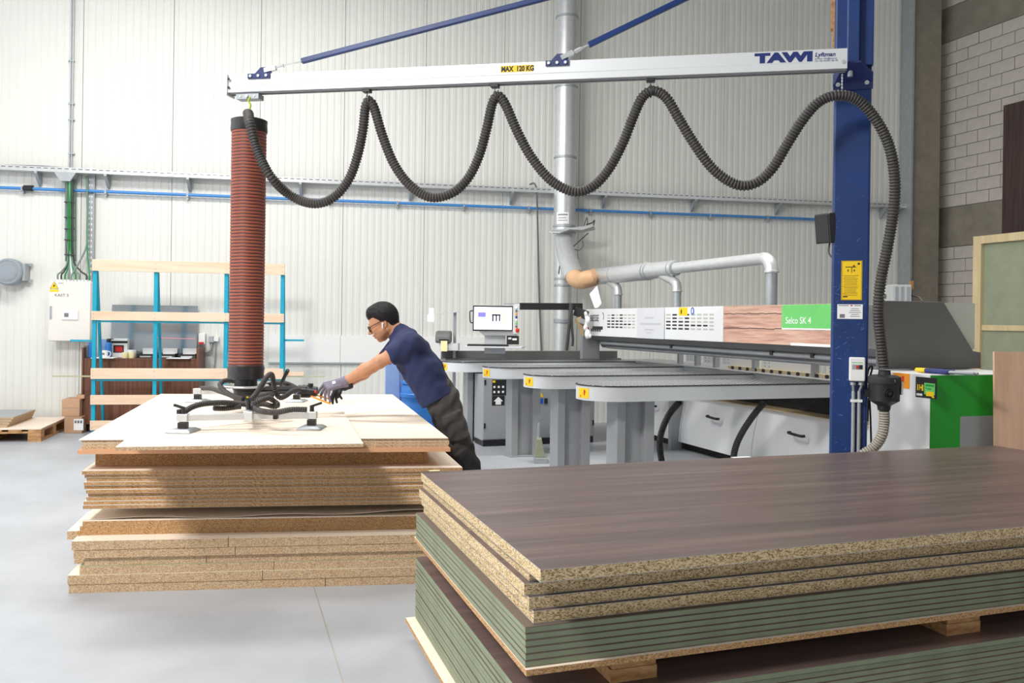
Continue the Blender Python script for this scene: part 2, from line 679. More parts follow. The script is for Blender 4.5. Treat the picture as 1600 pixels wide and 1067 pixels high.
def panel_mesh():
    n = max(1, round(sw / 0.096))
    per = (sw - 0.008) / n
    xs = []
    for i in range(n):
        x = 0.004 + i * per
        xs += [(x, 0.0), (x + per * .52, 0.0), (x + per * .60, 0.0035), (x + per * .92, 0.0035)]
    xs.append((sw - 0.004, 0.0))
    b = MB()
    vs_ = [(0.004, .03, 0), (0.004, .03, 7.5)]
    for (x, y) in xs:
        vs_ += [(x, y, 0), (x, y, 7.5)]
    vs_ += [(sw - .004, .03, 0), (sw - .004, .03, 7.5)]
    k = len(vs_) // 2
    b.add(vs_, [(2 * i, 2 * i + 2, 2 * i + 3, 2 * i + 1) for i in range(k - 1)])
    return b


first = None
for i in range(19):
    if first is None:
        first = panel_mesh().build('wall_panel', M_wall, wall_back, world=False)
        o = first
    else:
        o = first.copy()
        COL.objects.link(o)
    o.location = (s0 + i * sw, 0, 0)

# right wall: block work with concrete bands
BC = P(1465, 480, 13.55)
BC.z = 0
BYAW = math.radians(21)
BD = Vector((math.sin(BYAW), -math.cos(BYAW), 0))      # towards the camera
wall_right = thing('wall_right', None, None, BC, math.atan2(BD.y, BD.x), kind='structure')
# local: x towards camera, y = left of that direction (outside), so the hall is at -y... 
b = MB()
b.bx(-0.3, 24.0, 0.012, 0.3, 0, 7.5)  # unseen run towards the camera is added to block light from the right
b.build('wall_core', M_mortar, wall_right, world=False)
for (z0, z1, d) in ((2.79, 3.43, 0.0), (6.1, 6.66, 0.0)):
    b = MB()
    b.bx(-0.1, 24, -0.004, 0.05, z0 + .005, z1 - .005)
    b.build('concrete_band', M_conc, wall_right, world=False, bevel=.006)
BL_, BH_ = 0.40, 0.1975
bricks = {}
rowi = 0
for (za, zb) in ((1.2, 2.79), (3.43, 6.1), (6.66, 7.5)):
    n = int(round((zb - za) / BH_))
    hh = (zb - za) / n
    for r in range(n):
        offs = 0.30 if rowi % 2 else 0.11
        x = 0.0
        L = offs
        c = 0
        while x < 4.2:
            key = (round(L, 3), round(hh, 4))
            if key not in bricks:
                b = MB()
                b.bx(0.005, L - 0.005, 0.0, 0.03, 0.005, hh - 0.005)
                o = b.build('block', M_brick, wall_right, world=False)
                bricks[key] = o
            else:
                o = bricks[key].copy()
                COL.objects.link(o)
            o.location = (x, -random.uniform(0, .004), za + r * hh)
            x += L
            L = BL_
            c += 1
        rowi += 1

bm_ = mat('block_field', S(205, 196, 188), 0.9)
nt_ = bm_.node_tree
tc_ = nt_.nodes.new('ShaderNodeTexCoord')
mp_ = nt_.nodes.new('ShaderNodeMapping')
mp_.inputs['Rotation'].default_value = (math.pi / 2, 0, 0)
br_ = nt_.nodes.new('ShaderNodeTexBrick')
br_.inputs['Color1'].default_value = (*S(205, 196, 188), 1)
br_.inputs['Color2'].default_value = (*S(198, 190, 182), 1)
br_.inputs['Mortar'].default_value = (*S(112, 110, 100), 1)
br_.inputs['Scale'].default_value = 1.0
br_.inputs['Brick Width'].default_value = 0.40
br_.inputs['Row Height'].default_value = 0.1975
br_.inputs['Mortar Size'].default_value = 0.005
nt_.links.new(tc_.outputs['Object'], mp_.inputs[0])
nt_.links.new(mp_.outputs[0], br_.inputs['Vector'])
nt_.links.new(br_.outputs['Color'], nt_.nodes['Principled BSDF'].inputs['Base Color'])
for (za, zb) in ((0.0, 2.785), (3.435, 6.095), (6.665, 7.5)):
    b = MB()
    b.bx(4.62, 24.0, 0.0, 0.05, za, zb)
    b.build('far_blockwork', bm_, wall_right, world=False)
b = MB()
b.bx(0.0, 4.62, 0.0, 0.05, 0.0, 1.195)
b.build('far_blockwork', bm_, wall_right, world=False)

# concrete pillar in the corner, steel channel in front of the panels
c0 = W(1424, 500, 0.25)
c1 = P(1465.5, 500, c0.y + 0.06)
b = MB()
e = Vector((c1.x - c0.x, c1.y - c0.y, 0))
nn = Vector((-e.y, e.x, 0)).normalized()
b.hexa([Vector((c0.x, c0.y, 0)), Vector((c1.x, c1.y, 0)), Vector((c1.x, c1.y, 0)) + nn * .3, Vector((c0.x, c0.y, 0)) + nn * .3,
        Vector((c0.x, c0.y, 7.5)), Vector((c1.x, c1.y, 7.5)), Vector((c1.x, c1.y, 7.5)) + nn * .3, Vector((c0.x, c0.y, 7.5)) + nn * .3])
tag(b.build('trim_1', M_conc, bevel=.01), kind='structure')
ch = thing('steel_channel', 'tall galvanised steel cable channel in the corner beside the concrete pillar', 'cable channel',
           W(1414, 640, .2))
a0, a1 = wl(W(1405, 300)), wl(W(1425, 300))
b = MB()
for (x0, x1, dd, mm) in ((a0, a0 + .03, .30, 0), (a0 + .03, a0 + .11, .06, 1), (a0 + .11, a1 - .01, .16, 0)):
    p, q = wp(x0, 0, 0.0), wp(x1, 0, 0.0)
    b.hexa([p + WN * dd, q + WN * dd, q + WN * .01, p + WN * .01,
            p + WN * dd + Vector((0, 0, 7.4)), q + WN * dd + Vector((0, 0, 7.4)), q + WN * .01 + Vector((0, 0, 7.4)), p + WN * .01 + Vector((0, 0, 7.4))], mm)
b.build('channel', [M_galvd, M_cabd], ch)
for k in range(3):
    b = MB()
    x = a0 + .045 + k * .024
    b.cyl(wp(x, 0.02, .085), wp(x, 7.3, .085), .009, 8)
    b.build('cable', [M_cabd, M_cabl, M_cabg][k], ch)

# white strip of boards low on the back wall
b = MB()
x0, x1 = wl(W(420, 545)), wl(W(757, 545))
z0, z1 = W(500, 566).z, W(500, 524).z
for (xa, xb) in ((x0, wl(W(531.5, 545))), (wl(W(531.5, 545)) + .004, x1)):
    p, q = wp(xa, 0, 0), wp(xb, 0, 0)
    b.hexa([p + WN * .03 + Vector((0, 0, z0)), q + WN * .03 + Vector((0, 0, z0)), q + WN * .002 + Vector((0, 0, z0)), p + WN * .002 + Vector((0, 0, z0)),
            p + WN * .03 + Vector((0, 0, z1)), q + WN * .03 + Vector((0, 0, z1)), q + WN * .002 + Vector((0, 0, z1)), p + WN * .002 + Vector((0, 0, z1))])
strip = tag(b.build('protection_strip', M_white), 'wide white protection board fixed low on the ribbed wall behind the man', 'wall board')
b = MB()
b.beam(wp(x0, z0 - .012, .02), wp(x1, z0 - .012, .02), .03, .02)
b.build('edge_trim', M_galvd, strip)

# ---------------------------------------------------------------- wall services
zt = W(0, 262, .12).z
tr = thing('cable_tray', 'long galvanised cable tray running across the whole back wall', 'cable tray', wp(0, zt, .1))
b = MB()
b.beam(wp(-3, zt - .03, .10), wp(13.6, zt - .03, .10), .16, .006)
b.beam(wp(-3, zt, .18), wp(13.6, zt, .18), .004, .066)
b.beam(wp(-3, zt, .02), wp(13.6, zt, .02), .004, .066)
b.build('channel', M_galv, tr)
b = MB()
a = -2.5
while a < 13.4:
    b.beam(wp(a, zt + .012, .1825), wp(a + .05, zt + .012, .1825), .002, .008)
    a += .085
o = b.build('slot_row', M_slot, tr)
o['kind'] = 'stuff'
for x in (57, 165, 293, 468, 640, 798, 943, 1083, 1215, 1380):
    a = wl(W(x, 280, .1))
    b = MB()
    b.prism([wp(a, zt - .035, .002), wp(a, zt - .035, .19), wp(a, zt - .06, .19), wp(a, zt - .20, .03), wp(a, zt - .20, .002)], WD * .035)
    b.build('bracket', M_galvd, tr)
for k, mt in enumerate((M_cabd, M_cabg, M_cabl)):
    b = MB()
    pts = [wp(a_, zt + .022 + .012 * math.sin(a_ * 1.7 + k) + (.02 if k == 0 and a_ < .8 else 0), .06 + .03 * k) for a_ in np.arange(-3, 13.5, .5)]
    b.tube(pts, .012, 6)
    b.build('cable', mt, tr)
b = MB()
b.prism([wp(wl(W(92, 270)), zt - .035, .19), wp(wl(W(126, 270)), zt - .035, .19), wp(wl(W(117, 270)), zt - .15, .19),
         wp(wl(W(102, 270)), zt - .15, .19)], WN * -.15)
b.build('outlet_funnel', M_galvd, tr)

zp = W(0, 293, .06).z
bp_ = thing('air_pipe', 'blue compressed-air pipe running along the back wall below the cable tray', 'pipe', wp(0, zp, .06))
b = MB()
b.cyl(wp(-3, zp, .06), wp(wl(W(1300, 348, .06)), zp, .06), .021, 12)
b.build('pipe', M_pipe, bp_, smooth=True)
for x in (35, 165, 293, 410, 515, 621, 725, 826, 923, 1017, 1110, 1200):
    a = wl(W(x, 300, .06))
    b = MB()
    b.beam(wp(a - .014, zp, .05), wp(a + .014, zp, .05), .06, .058)
    b.beam(wp(a - .012, zp - .045, .03), wp(a + .012, zp - .045, .03), .06, .035)
    b.build('pipe_clip', M_galvd, bp_)
b = MB()
a = wl(W(44, 294, .06))
b.cyl(wp(a - .06, zp, .06), wp(a + .06, zp, .06), .033, 12)
b.beam(wp(a - .05, zp + .03, .07), wp(a + .07, zp + .035, .07), .03, .02)
b.build('valve', M_black, bp_, smooth=True)

# conduits above the tray
cd = thing('conduit_pair', 'pair of thin grey conduits rising up the wall above the cable funnel', 'conduit', wp(wl(W(112, 255)), zt, .03))
for x in (110.3, 114.0):
    a = wl(W(x, 100, .03))
    b = MB()
    b.cyl(wp(a, zt + .03, .03), wp(a, 7.4, .03), .009, 8)
    b.build('conduit', M_galvd, cd)
for y in (95, 162, 187, 240):
    p = W(111, y, .03)
    b = MB()
    b.beam(wp(wl(p) - .035, p.z, .022), wp(wl(p) + .04, p.z, .022), .042, .014)
    b.build('clip', M_galvd, cd)

# electrical cabinet with cables
off = .27
p0, p1 = W(75, 533, off), W(142, 440, off)
xa, xb = wl(p0), wl(p1)
zb_, zt_ = p0.z, p1.z
eb = thing('electrical_cabinet', 'cream wall-mounted electrical cabinet with a yellow warning triangle on its door', 'electrical cabinet',
           wp((xa + xb) / 2, zb_, .13), WYAW)
b = MB()
wv = (xb - xa)
b.bx(-wv / 2, wv / 2, -.10, .127, 0, zt_ - zb_)
b.build('body', M_ebox, eb, world=False, bevel=.006)
b = MB()
b.bx(-wv / 2 + .004, wv / 2 - .004, -.135, -.102, .006, zt_ - zb_ - .006)
door = b.build('door', M_ebox, eb, world=False, bevel=.006)
hgt = zt_ - zb_
b = MB()
b.bx(-wv / 2 + .015, -wv / 2 + .04, -.142, -.134, hgt * .40, hgt * .58)
b.cyl((-wv / 2 + .027, -.15, hgt * .385), (-wv / 2 + .027, -.134, hgt * .385), .012, 10)
b.build('lock', M_galvd, door, world=False)
b = MB()
cx_, cz_ = -wv / 2 + .065, hgt * .87
b.prism([(cx_ - .05, -.137, cz_), (cx_ + .05, -.137, cz_), (cx_, -.137, cz_ + .095)], (0, .001, 0))
b.bx(cx_ - .055, cx_ + .055, -.137, -.1355, cz_ - .04, cz_ - .012)
b.build('warning_triangle', M_yel, door, world=False)
b = MB()
for (A_, B_) in (((cx_ - .05, cz_), (cx_ + .05, cz_)), ((cx_ + .05, cz_), (cx_, cz_ + .095)), ((cx_, cz_ + .095), (cx_ - .05, cz_))):
    b.beam((A_[0], -.138, A_[1]), (B_[0], -.138, B_[1]), .001, .006, up=(0, 1, 0))
b.prism([(cx_ - .006, -.138, cz_ + .02), (cx_ + .008, -.138, cz_ + .035), (cx_ + .004, -.138, cz_ + .062), (cx_ - .01, -.138, cz_ + .04)], (0, -.001, 0))
b.build('lightning_mark', M_ink, door, world=False)
text('lettering', 'KAST 5', .05, M_print, door, (-wv / 2 + .07, -.1385, hgt * .745), (1, 0, 0), (0, 0, 1), world=False, sx=1.1)
text('lettering', 'KAST', .022, M_navy, door, (-wv / 2 + .12, -.1385, hgt * .955), (1, 0, 0), (0, 0, 1), world=False, sx=1.1)
b = MB()
b.bx(-.09, wv / 2 - .15, -.15, -.134, hgt * .36, hgt * .52)
b.build('terminal_plate', M_white, door, world=False, bevel=.003)
b = MB()
b.bx(-.06, -.01, -.158, -.149, hgt * .41, hgt * .47)
b.build('switch', M_print, door, world=False, bevel=.003)
b = MB()
for k in range(10):
    x = -wv / 2 + .07 + k * (wv - .12) / 9
    b.cyl((x, -.02, hgt), (x, -.02, hgt + .025), .017, 8)
b.build('gland_row', M_white, eb, world=False)

cb = thing('cable_bundle', 'bundle of green and grey cables dropping from the tray and fanning into the electrical cabinet', 'cables',
           wp(wl(W(110, 400)), W(110, 436).z, .12))
rnd = random.Random(3)
for k in range(10):
    gx = wp(xa + .07 + k * (wv - .12) / 9, zt_ + .02, .15)
    top = W(104.5 + k * 1.25, 268, .13)
    mid = W(104.5 + k * 1.2 + rnd.uniform(-1, 1), 350, .10 + .02 * (k % 3))
    low = W(106 + k * 1.1, 405, .12)
    if k in (7, 9):
        top = W(137 - k * .2, 275, .09)
        mid = W(136.5, 330, .09)
        low = W(136, 380, .10)
        gx = wp(xa + .07 + (4 if k == 7 else 9) * (wv - .12) / 9, zt_ + .02, .16)
    b = MB()
    b.tube(smooth_path([top, mid, low, (low * 0.45 + gx * 0.55) + Vector((0, 0, -.0)), gx + Vector((0, 0, .07)), gx], 6), .011, 8)
    b.build('cable', [M_cabg, M_cabd, M_cabl, M_cabg, M_paper, M_cabl, M_cabg, M_cabg, M_cabd, M_cabl][k], cb, smooth=True)
for y in (316, 340, 358, 375, 398):
    p = W(109, y, .12)
    b = MB()
    b.beam(wp(wl(p) - .06, p.z, .12), wp(wl(p) + .055, p.z, .12), .06, .012)
    b.build('cable_tie', M_cabd, cb)
b = MB()
for y0, y1 in ((262, 408),):
    A_, B_ = W(103.5, y0, .02), W(103.5, y1, .02)
    b.beam(A_, B_, .06, .015, up=WD)
    A_, B_ = W(118, y0, .05), W(118, y1, .05)
    b.beam(A_, B_, .05, .008, up=WD)
b.build('backing_rail', M_cabg, cb)

vt = thing('vertical_tray', 'short perforated vertical cable ladder beside the green cable bundle', 'cable tray', W(142, 440, .03))
xv = wl(W(142, 350, .03))
za, zb2 = W(142, 442, .03).z, W(142, 272, .03).z
b = MB()
b.beam(wp(xv, za, .02), wp(xv, zb2, .02), .012, .09, up=WD)
b.beam(wp(xv + .045, za, .04), wp(xv + .045, zb2, .04), .05, .006, up=WD)
b.build('rail', M_galvd, vt)
b = MB()
z = za + .1
while z < zb2 - .05:
    for dx in (-.022, .008):
        b.beam(wp(xv + dx, z, .0275), wp(xv + dx, z + .03, .0275), .002, .014, up=WD)
    z += .075
b.build('slot_row', M_white, vt)['kind'] = 'stuff'

# hanging cable at the middle of the wall
b = MB()
b.tube(smooth_path([W(828, 288, .1), W(836, 288, .16), W(839, 310, .15), W(841, 400, .06), W(843, 480, .05), W(846, 552, .05)], 8), .014, 8)
tag(b.build('hanging_cable', M_sawd, smooth=True), 'thin grey cable hanging down the wall behind the monitor', 'cable')

# hose reel
rc = W(14, 425, .16)
hr = thing('hose_reel', 'round grey hose reel mounted on the wall at the far left edge', 'hose reel', rc, WYAW)
b = MB()
b.lathe([(.10, -.12), (.172, -.115), (.178, -.06), (.178, .03), (.165, .05), (.15, .055), (.145, .05), (.11, .05), (.105, .062), (.06, .066), (.0, .066)], seg=36, axis='y')
b.build('drum', M_reel, hr, smooth=True, world=False)
b = MB()
b.lathe([(.118, .05), (.118, .058), (.108, .058), (.108, .05)], seg=36, axis='y')
b.build('rim', M_galvd, hr, smooth=True, world=False)
b = MB()
b.bx(.165, .20, -.02, .13, -.11, .11)
b.bx(.15, .24, .10, .13, .09, .125)
b.bx(.15, .24, .10, .13, -.125, -.09)
b.bx(-.05, .2, .12, .157, -.03, .03)
b.build('bracket', M_galvd, hr, world=False)
b = MB()
b.tube([(-.135, .0, -.09), (-.15, 0, -.2), (-.18, .01, -.32), (-.2, .02, -.42)], .017, 8)
b.build('hose', M_blued, hr, smooth=True, world=False)

# sockets on the wall right of the desk
sk = thing('wall_sockets', 'white socket boxes with a grey conduit on the wall beside the desk', 'socket', W(325, 540, .05))
for (x0_, y0_, x1_, y1_, mm) in ((310, 521, 320.5, 538, M_white), (325.5, 525, 334, 535, M_galvd), (334, 526, 341.5, 533.5, M_white)):
    A_, B_ = W(x0_, y1_, .06), W(x1_, y0_, .06)
    b = MB()
    c = wp((wl(A_) + wl(B_)) / 2, (A_.z + B_.z) / 2, .032)
    b.obox(c, wl(B_) - wl(A_), .06, B_.z - A_.z, WD)
    b.build('socket_box', mm, sk, bevel=.005)
b = MB()
A_ = W(314.5, 536, .08)
b.obox(A_, .06, .04, .03, WD)
b.build('red_plug', M_red, sk)
b = MB()
b.tube(smooth_path([W(311, 539, .03), W(313, 549, .03), W(325, 550, .03), W(330, 546, .03), W(331, 536, .03)], 5), .014, 8)
b.tube(smooth_path([W(337, 533, .03), W(337, 550, .03), W(335, 575, .03)], 5), .008, 6)
b.build('conduit', M_galvd, sk, smooth=True)

# ================================================================ LEFT BACKGROUND
RP0 = W(146, 674, 0.98)
RP0.z = 0.0


def R(px, py, off=0.0):
    return plane_hit(px, py, RP0 + WN * off, WN)


def rl(p):
    return (Vector(p) - RP0).dot(WD)


def rp(a, z, off=0.0):
    return Vector((RP0.x, RP0.y, 0)) + WD * a + WN * off + Vector((0, 0, z))


rack = thing('board_rack', 'cyan steel A-frame rack with pale wooden slats in front of the desk', 'rack', RP0, WYAW)
rz_top = R(145, 408).z
posts = [rl(R(x, 540)) for x in (146.5, 242, 352, 440)]
for a in posts:
    b = MB()
    b.beam(rp(a, 0, -.02), rp(a, rz_top - .03, -.02), .035, .045, up=WD)
    b.build('post', M_cyan, rack)
    b = MB()
    b.beam(rp(a + .012, 0, -.42), rp(a + .012, rz_top - .12, -.05), .035, .03, up=WD)
    b.build('brace', M_cyan, rack)
for (x, y0, y1) in ((146, 405, 423), (146, 486, 500), (146, 575, 592), (146, 617, 632), (146, 657, 672)):
    z0, z1 = R(x, y1).z, R(x, y0).z
    b = MB()
    a_, b_ = rl(R(143.5, 500)), rl(R(444, 500))
    b.beam(rp(a_, (z0 + z1) / 2, .014), rp(b_, (z0 + z1) / 2, .014), .022, z1 - z0)
    sl = b.build('slat', M_pine, rack, bevel=.003)
    b = MB()
    for a in posts:
        for dz in (-.03, .03):
            b.cyl(rp(a, (z0 + z1) / 2 + dz, .024), rp(a, (z0 + z1) / 2 + dz, .027), .006, 6)
    b.build('screw', M_galvd, sl)
    if y0 in (486, 575):
        b = MB()
        b.beam(rp(a_ + .05, z0 - .015, -.02), rp(b_ - .03, z0 - .015, -.02), .03, .022)
        b.build('crossbar', M_cyan, rack)
for (xa_, xb_, y) in ((110, 146, 532), (440, 475, 531.5)):
    z = R(xa_, y, -.1).z
    b = MB()
    b.beam(rp(rl(R(xa_, y, -.1)), z, -.1), rp(rl(R(xb_, y, -.1)), z, -.1), .03, .024)
    b.build('support_arm', M_cyan, rack)
b = MB()
zz = R(300, 588, -.06).z
b.beam(rp(rl(R(82, 587, -.06)), zz, -.06), rp(rl(R(508, 582, -.06)), zz, -.06), .05, .016)
tag(b.build('trim_strip', mat('strip_sage', S(178, 180, 150), .6, var=.05)), 'long thin sage-green strip lying on the cyan rack', 'strip')
b = MB()
b.beam(rp(rl(R(360, 580, -.05)), zz + .034, -.06), rp(rl(R(475, 579, -.05)), zz + .034, -.06), .06, .05)
tag(b.build('wood_batten', M_pine), 'short wooden batten on the rack at the right end above the sage strip', 'batten')

# desk / counter
DP0 = W(135, 671, 0.50)
DP0.z = 0.0


def dp(a, z, off=0.0):
    return Vector((DP0.x, DP0.y, 0)) + WD * a + WN * off + Vector((0, 0, z))


def Dk(px, py, off=0.0):
    return plane_hit(px, py, DP0 + WN * off, WN)


def dl(p):
    return (Vector(p) - DP0).dot(WD)


ztop = Dk(220, 560).z
DA, DB = dl(Dk(128, 600)), dl(Dk(310, 600))
desk = thing('counter_desk', 'dark walnut laminate counter with papers on top behind the cyan rack', 'desk', DP0, WYAW)
b = MB()
b.bx(DA + .02, DB - .03, .0, .02, .10, ztop - .02)
b.build('front_panel', M_desk, desk, world=False)
b = MB()
b.bx(DA, DA + .02, -.02, .47, .05, ztop + .14)
b.build('side_panel', M_desk, desk, world=False)
b = MB()
b.bx(DB - .03, DB, .0, .47, .05, ztop + .14)
b.build('side_panel', M_desk, desk, world=False)
b = MB()
b.bx(DA + .02, DB - .03, -.005, .47, ztop - .02, ztop)
b.build('worktop', M_desk, desk, world=False)
b = MB()
b.bx(DA + .05, DB - .05, .05, .40, 0, .10)
b.build('plinth', M_slot, desk, world=False)


def on_desk(px0, px1, pytop, name, label, cat, depth, m, back=.12, group=None, base=None):
    a0_, a1_ = dl(Dk(px0, 550, -back)), dl(Dk(px1, 550, -back))
    z1_ = Dk((px0 + px1) / 2, pytop, -back).z
    b = MB()
    p = dp((a0_ + a1_) / 2, (z1_ + ztop) / 2 + .0005, -back - depth / 2)
    b.obox(p, a1_ - a0_, depth, z1_ - ztop - .001, WD)
    return tag(b.build(name, m, bevel=.003), label, cat, group)


# mug
c = Dk(163, 557, -.10)
mug = thing('mug', 'white mug standing left of the blue bottle on the counter', 'mug', (c.x, c.y, ztop), WYAW)
b = MB()
b.lathe([(.036, 0), (.042, .004), (.044, .10), (.04, .10), (.038, .012), (0, .012)], seg=18)
b.build('body', M_white, mug, smooth=True, world=False)
b = MB()
b.tube(smooth_path([(.042, 0, .085), (.07, 0, .08), (.075, 0, .05), (.065, 0, .025), (.042, 0, .02)], 5), .006, 8)
b.build('handle', M_white, mug, smooth=True, world=False)
b = MB()
b.lathe([(.016, .0), (.016, .001)], c=(0, -.0445, .055), seg=14, axis='y')
b.build('emblem', M_print, mug, world=False)
# bottle
c = Dk(169.5, 556, -.17)
bo = thing('water_bottle', 'blue steel water bottle with a black cap on the counter', 'bottle', (c.x, c.y, ztop), WYAW)
b = MB()
b.lathe([(.036, 0), (.039, .005), (.039, .17), (.033, .195), (.024, .205)], seg=18)
b.build('body', M_binb, bo, smooth=True, world=False)
b = MB()
b.lathe([(.027, .203), (.028, .235), (.02, .25)], seg=14)
b.bx(.0, .06, -.01, .01, .24, .252)
b.build('cap', M_black, bo, world=False)
on_desk(153, 166, 530, 'binder', 'pale blue binder standing behind the mug', 'binder', .05, M_binl, .26)
on_desk(138, 143.5, 535, 'box_file', 'bright blue box file at the left end of the counter', 'box file', .2, M_binb, .1)
on_desk(131, 137.5, 540, 'black_case', 'dark grey case at the far left end of the counter', 'case', .22, M_sawd, .08)
bx_ = on_desk(174, 199, 529, 'product_box', 'white product box with a red picture on its front standing on the counter', 'box', .10, M_paper, .22)
a0_, a1_ = dl(Dk(174, 550, -.22)), dl(Dk(199, 550, -.22))
b = MB()
b.obox(dp((a0_ + a1_) / 2 - .01, ztop + .115, -.2185), .13, .001, .10, WD)
b.build('picture', M_ink, bx_)
b = MB()
b.obox(dp((a0_ + a1_) / 2 - .005, ztop + .112, -.2175), .09, .001, .07, WD)
b.build('picture_center', M_red, bx_)
b = MB()
b.obox(dp((a0_ + a1_) / 2, ztop + .205, -.2185), .20, .001, .03, WD)
b.build('header_print', M_ink, bx_)
for (x0_, x1_, nm_) in ((191, 200, 'left'), (201, 211, 'right')):
    c = Dk((x0_ + x1_) / 2, 556, -.07)
    b = MB()
    b.lathe([(.034, 0), (.036, .004), (.039, .075), (.036, .075), (.032, .01), (0, .01)], c=(c.x, c.y, ztop), seg=16)
    tag(b.build('paper_cup', M_kraft, smooth=True), '%s one of the two pale yellow cups on the counter' % nm_, 'cup', 'yellow cups on the counter')
c = Dk(206, 548, -.2)
b = MB()
b.lathe([(.052, 0), (.055, .003), (.055, .10), (.052, .103), (.022, .103), (.02, .02), (0, .02)], c=(c.x, c.y, ztop), seg=18)
tag(b.build('paper_roll', M_paper, smooth=True), 'white paper roll behind the yellow cups', 'paper roll')
for k, (x0_, x1_) in enumerate(((214, 241), (246, 274), (278, 306))):
    c0_, c1_ = dl(Dk(x0_, 550, -.1)), dl(Dk(x1_, 550, -.1))
    t = thing('letter_tray', 'black letter tray on the counter, %s' % ['left of the middle post', 'behind the middle post', 'nearest the right side panel'][k], 'letter tray',
              dp((c0_ + c1_) / 2, ztop, -.225), WYAW, 'letter trays on the counter')
    w_ = (c1_ - c0_) / 2
    b = MB()
    b.bx(-w_, w_, -.14, .14, 0, .008)
    b.bx(-w_, -w_ + .006, -.14, .14, 0, .06)
    b.bx(w_ - .006, w_, -.14, .14, 0, .06)
    b.bx(-w_, w_, .134, .14, 0, .06)
    b.bx(-w_, w_, -.14, -.134, 0.03, .055)
    b.build('tray', M_black, t, world=False)
    b = MB()
    b.bx(-w_ + .02, w_ - .02, .09, .10, .06, .125)
    b.bx(-w_ + .02, w_ - .02, .09, .10, .01, .06)
    b.build('label_card', M_paper, t, world=False)
    b = MB()
    b.bx(-w_ + .03, w_ - .05, -.10, .08, .01, .028)
    tag(b.build('paper_pile', M_paper, t, world=False))
for k, (x0_, x1_, nm) in enumerate(((145, 180, 'left'), (262, 298, 'right'))):
    c0_, c1_ = dl(Dk(x0_, 559, .0)), dl(Dk(x1_, 559, .0))
    b = MB()
    b.obox(dp((c0_ + c1_) / 2, ztop + .006, -.02), c1_ - c0_, .20, .010, WD, (0, 0.0, 1))
    tag(b.build('paper_stack', M_paper), 'flat stack of white paper on the counter edge at the %s' % nm, 'paper')

# polished sheet leaning behind the desk
p0, p1 = W(172.5, 549, .1), W(308, 478, .1)
b = MB()
A_, B_ = wl(p0), wl(p1)
zb3 = ztop + .002
b.hexa([wp(A_, zb3, .115), wp(B_, zb3, .115), wp(B_, zb3, .109), wp(A_, zb3, .109),
        wp(A_, p1.z, .05), wp(B_, p1.z, .05), wp(B_, p1.z, .044), wp(A_, p1.z, .044)])
ms = tag(b.build('polished_sheet', M_mirror), 'grey polished sheet leaning against the wall on the counter', 'sheet')
b = MB()
b.beam(wp(A_ + .55, zb3 + .26, .098), wp(B_ - .02, zb3 + .25, .098), .001, .012)
b.build('red_reflection', mat('reflection_red', S(225, 150, 160), .5), ms)  # painted strip standing in for a red reflection in the sheet

# pallet on the left
u_ = Vector((math.cos(.22), math.sin(.22), 0))
v_ = Vector((-math.sin(.26), math.cos(.26), 0))
PF = G(64, 690, 0)
pal = thing('wooden_pallet', 'wooden pallet on the floor at the far left edge', 'pallet', PF - u_ * .55 + v_ * .6)


def lbox(b, o, u, v, a0, a1, c0, c1, z0, z1, m=0):
    q = [o + u * a0 + v * c0, o + u * a1 + v * c0, o + u * a1 + v * c1, o + u * a0 + v * c1]
    return b.hexa([Vector((p.x, p.y, z0)) for p in q] + [Vector((p.x, p.y, z1)) for p in q], m)


for a in (-1.2, -.675, -.145):
    for c in (0, .52, 1.05):
        b = MB()
        lbox(b, PF, u_, v_, a, a + .145, c, c + .145, .022, .10)
        b.build('block', M_palw, pal, bevel=.004)
    b = MB()
    lbox(b, PF, u_, v_, a, a + .145, 0, 1.195, 0, .022)
    b.build('runner', M_palw, pal)
for c in (0, .52, 1.05):
    b = MB()
    lbox(b, PF, u_, v_, -1.2, 0, c, c + .145, .10, .122)
    b.build('stringer', M_palw, pal)
for k in range(6):
    b = MB()
    a = -1.2 + k * .212
    lbox(b, PF, u_, v_, a, a + .14, 0, 1.195, .122, .144)
    b.build('deck_board', M_palw, pal)
b = MB()
lbox(b, PF, u_, v_, -.62, .0, .0, 1.2, .145, .157)
tag(b.build('cover_board', M_cream), 'bare cream board lying on the pallet at the far left', 'board')
for k in range(4):
    b = MB()
    lbox(b, PF, u_, v_, -1.15 + .02 * (k % 2), -.40 + .012 * k, .12 + .03 * k, 1.12, .158 + k * .028, .185 + k * .028)
    b.m[-1] = 1
    tag(b.build('grey_slab', [M_chipd, M_sawg], bevel=.002), 'grey-faced slab on the pallet, %s of its pile' % ['lowest', 'second from the bottom', 'third from the bottom', 'topmost'][k],
        'slab', 'grey slabs on the pallet')
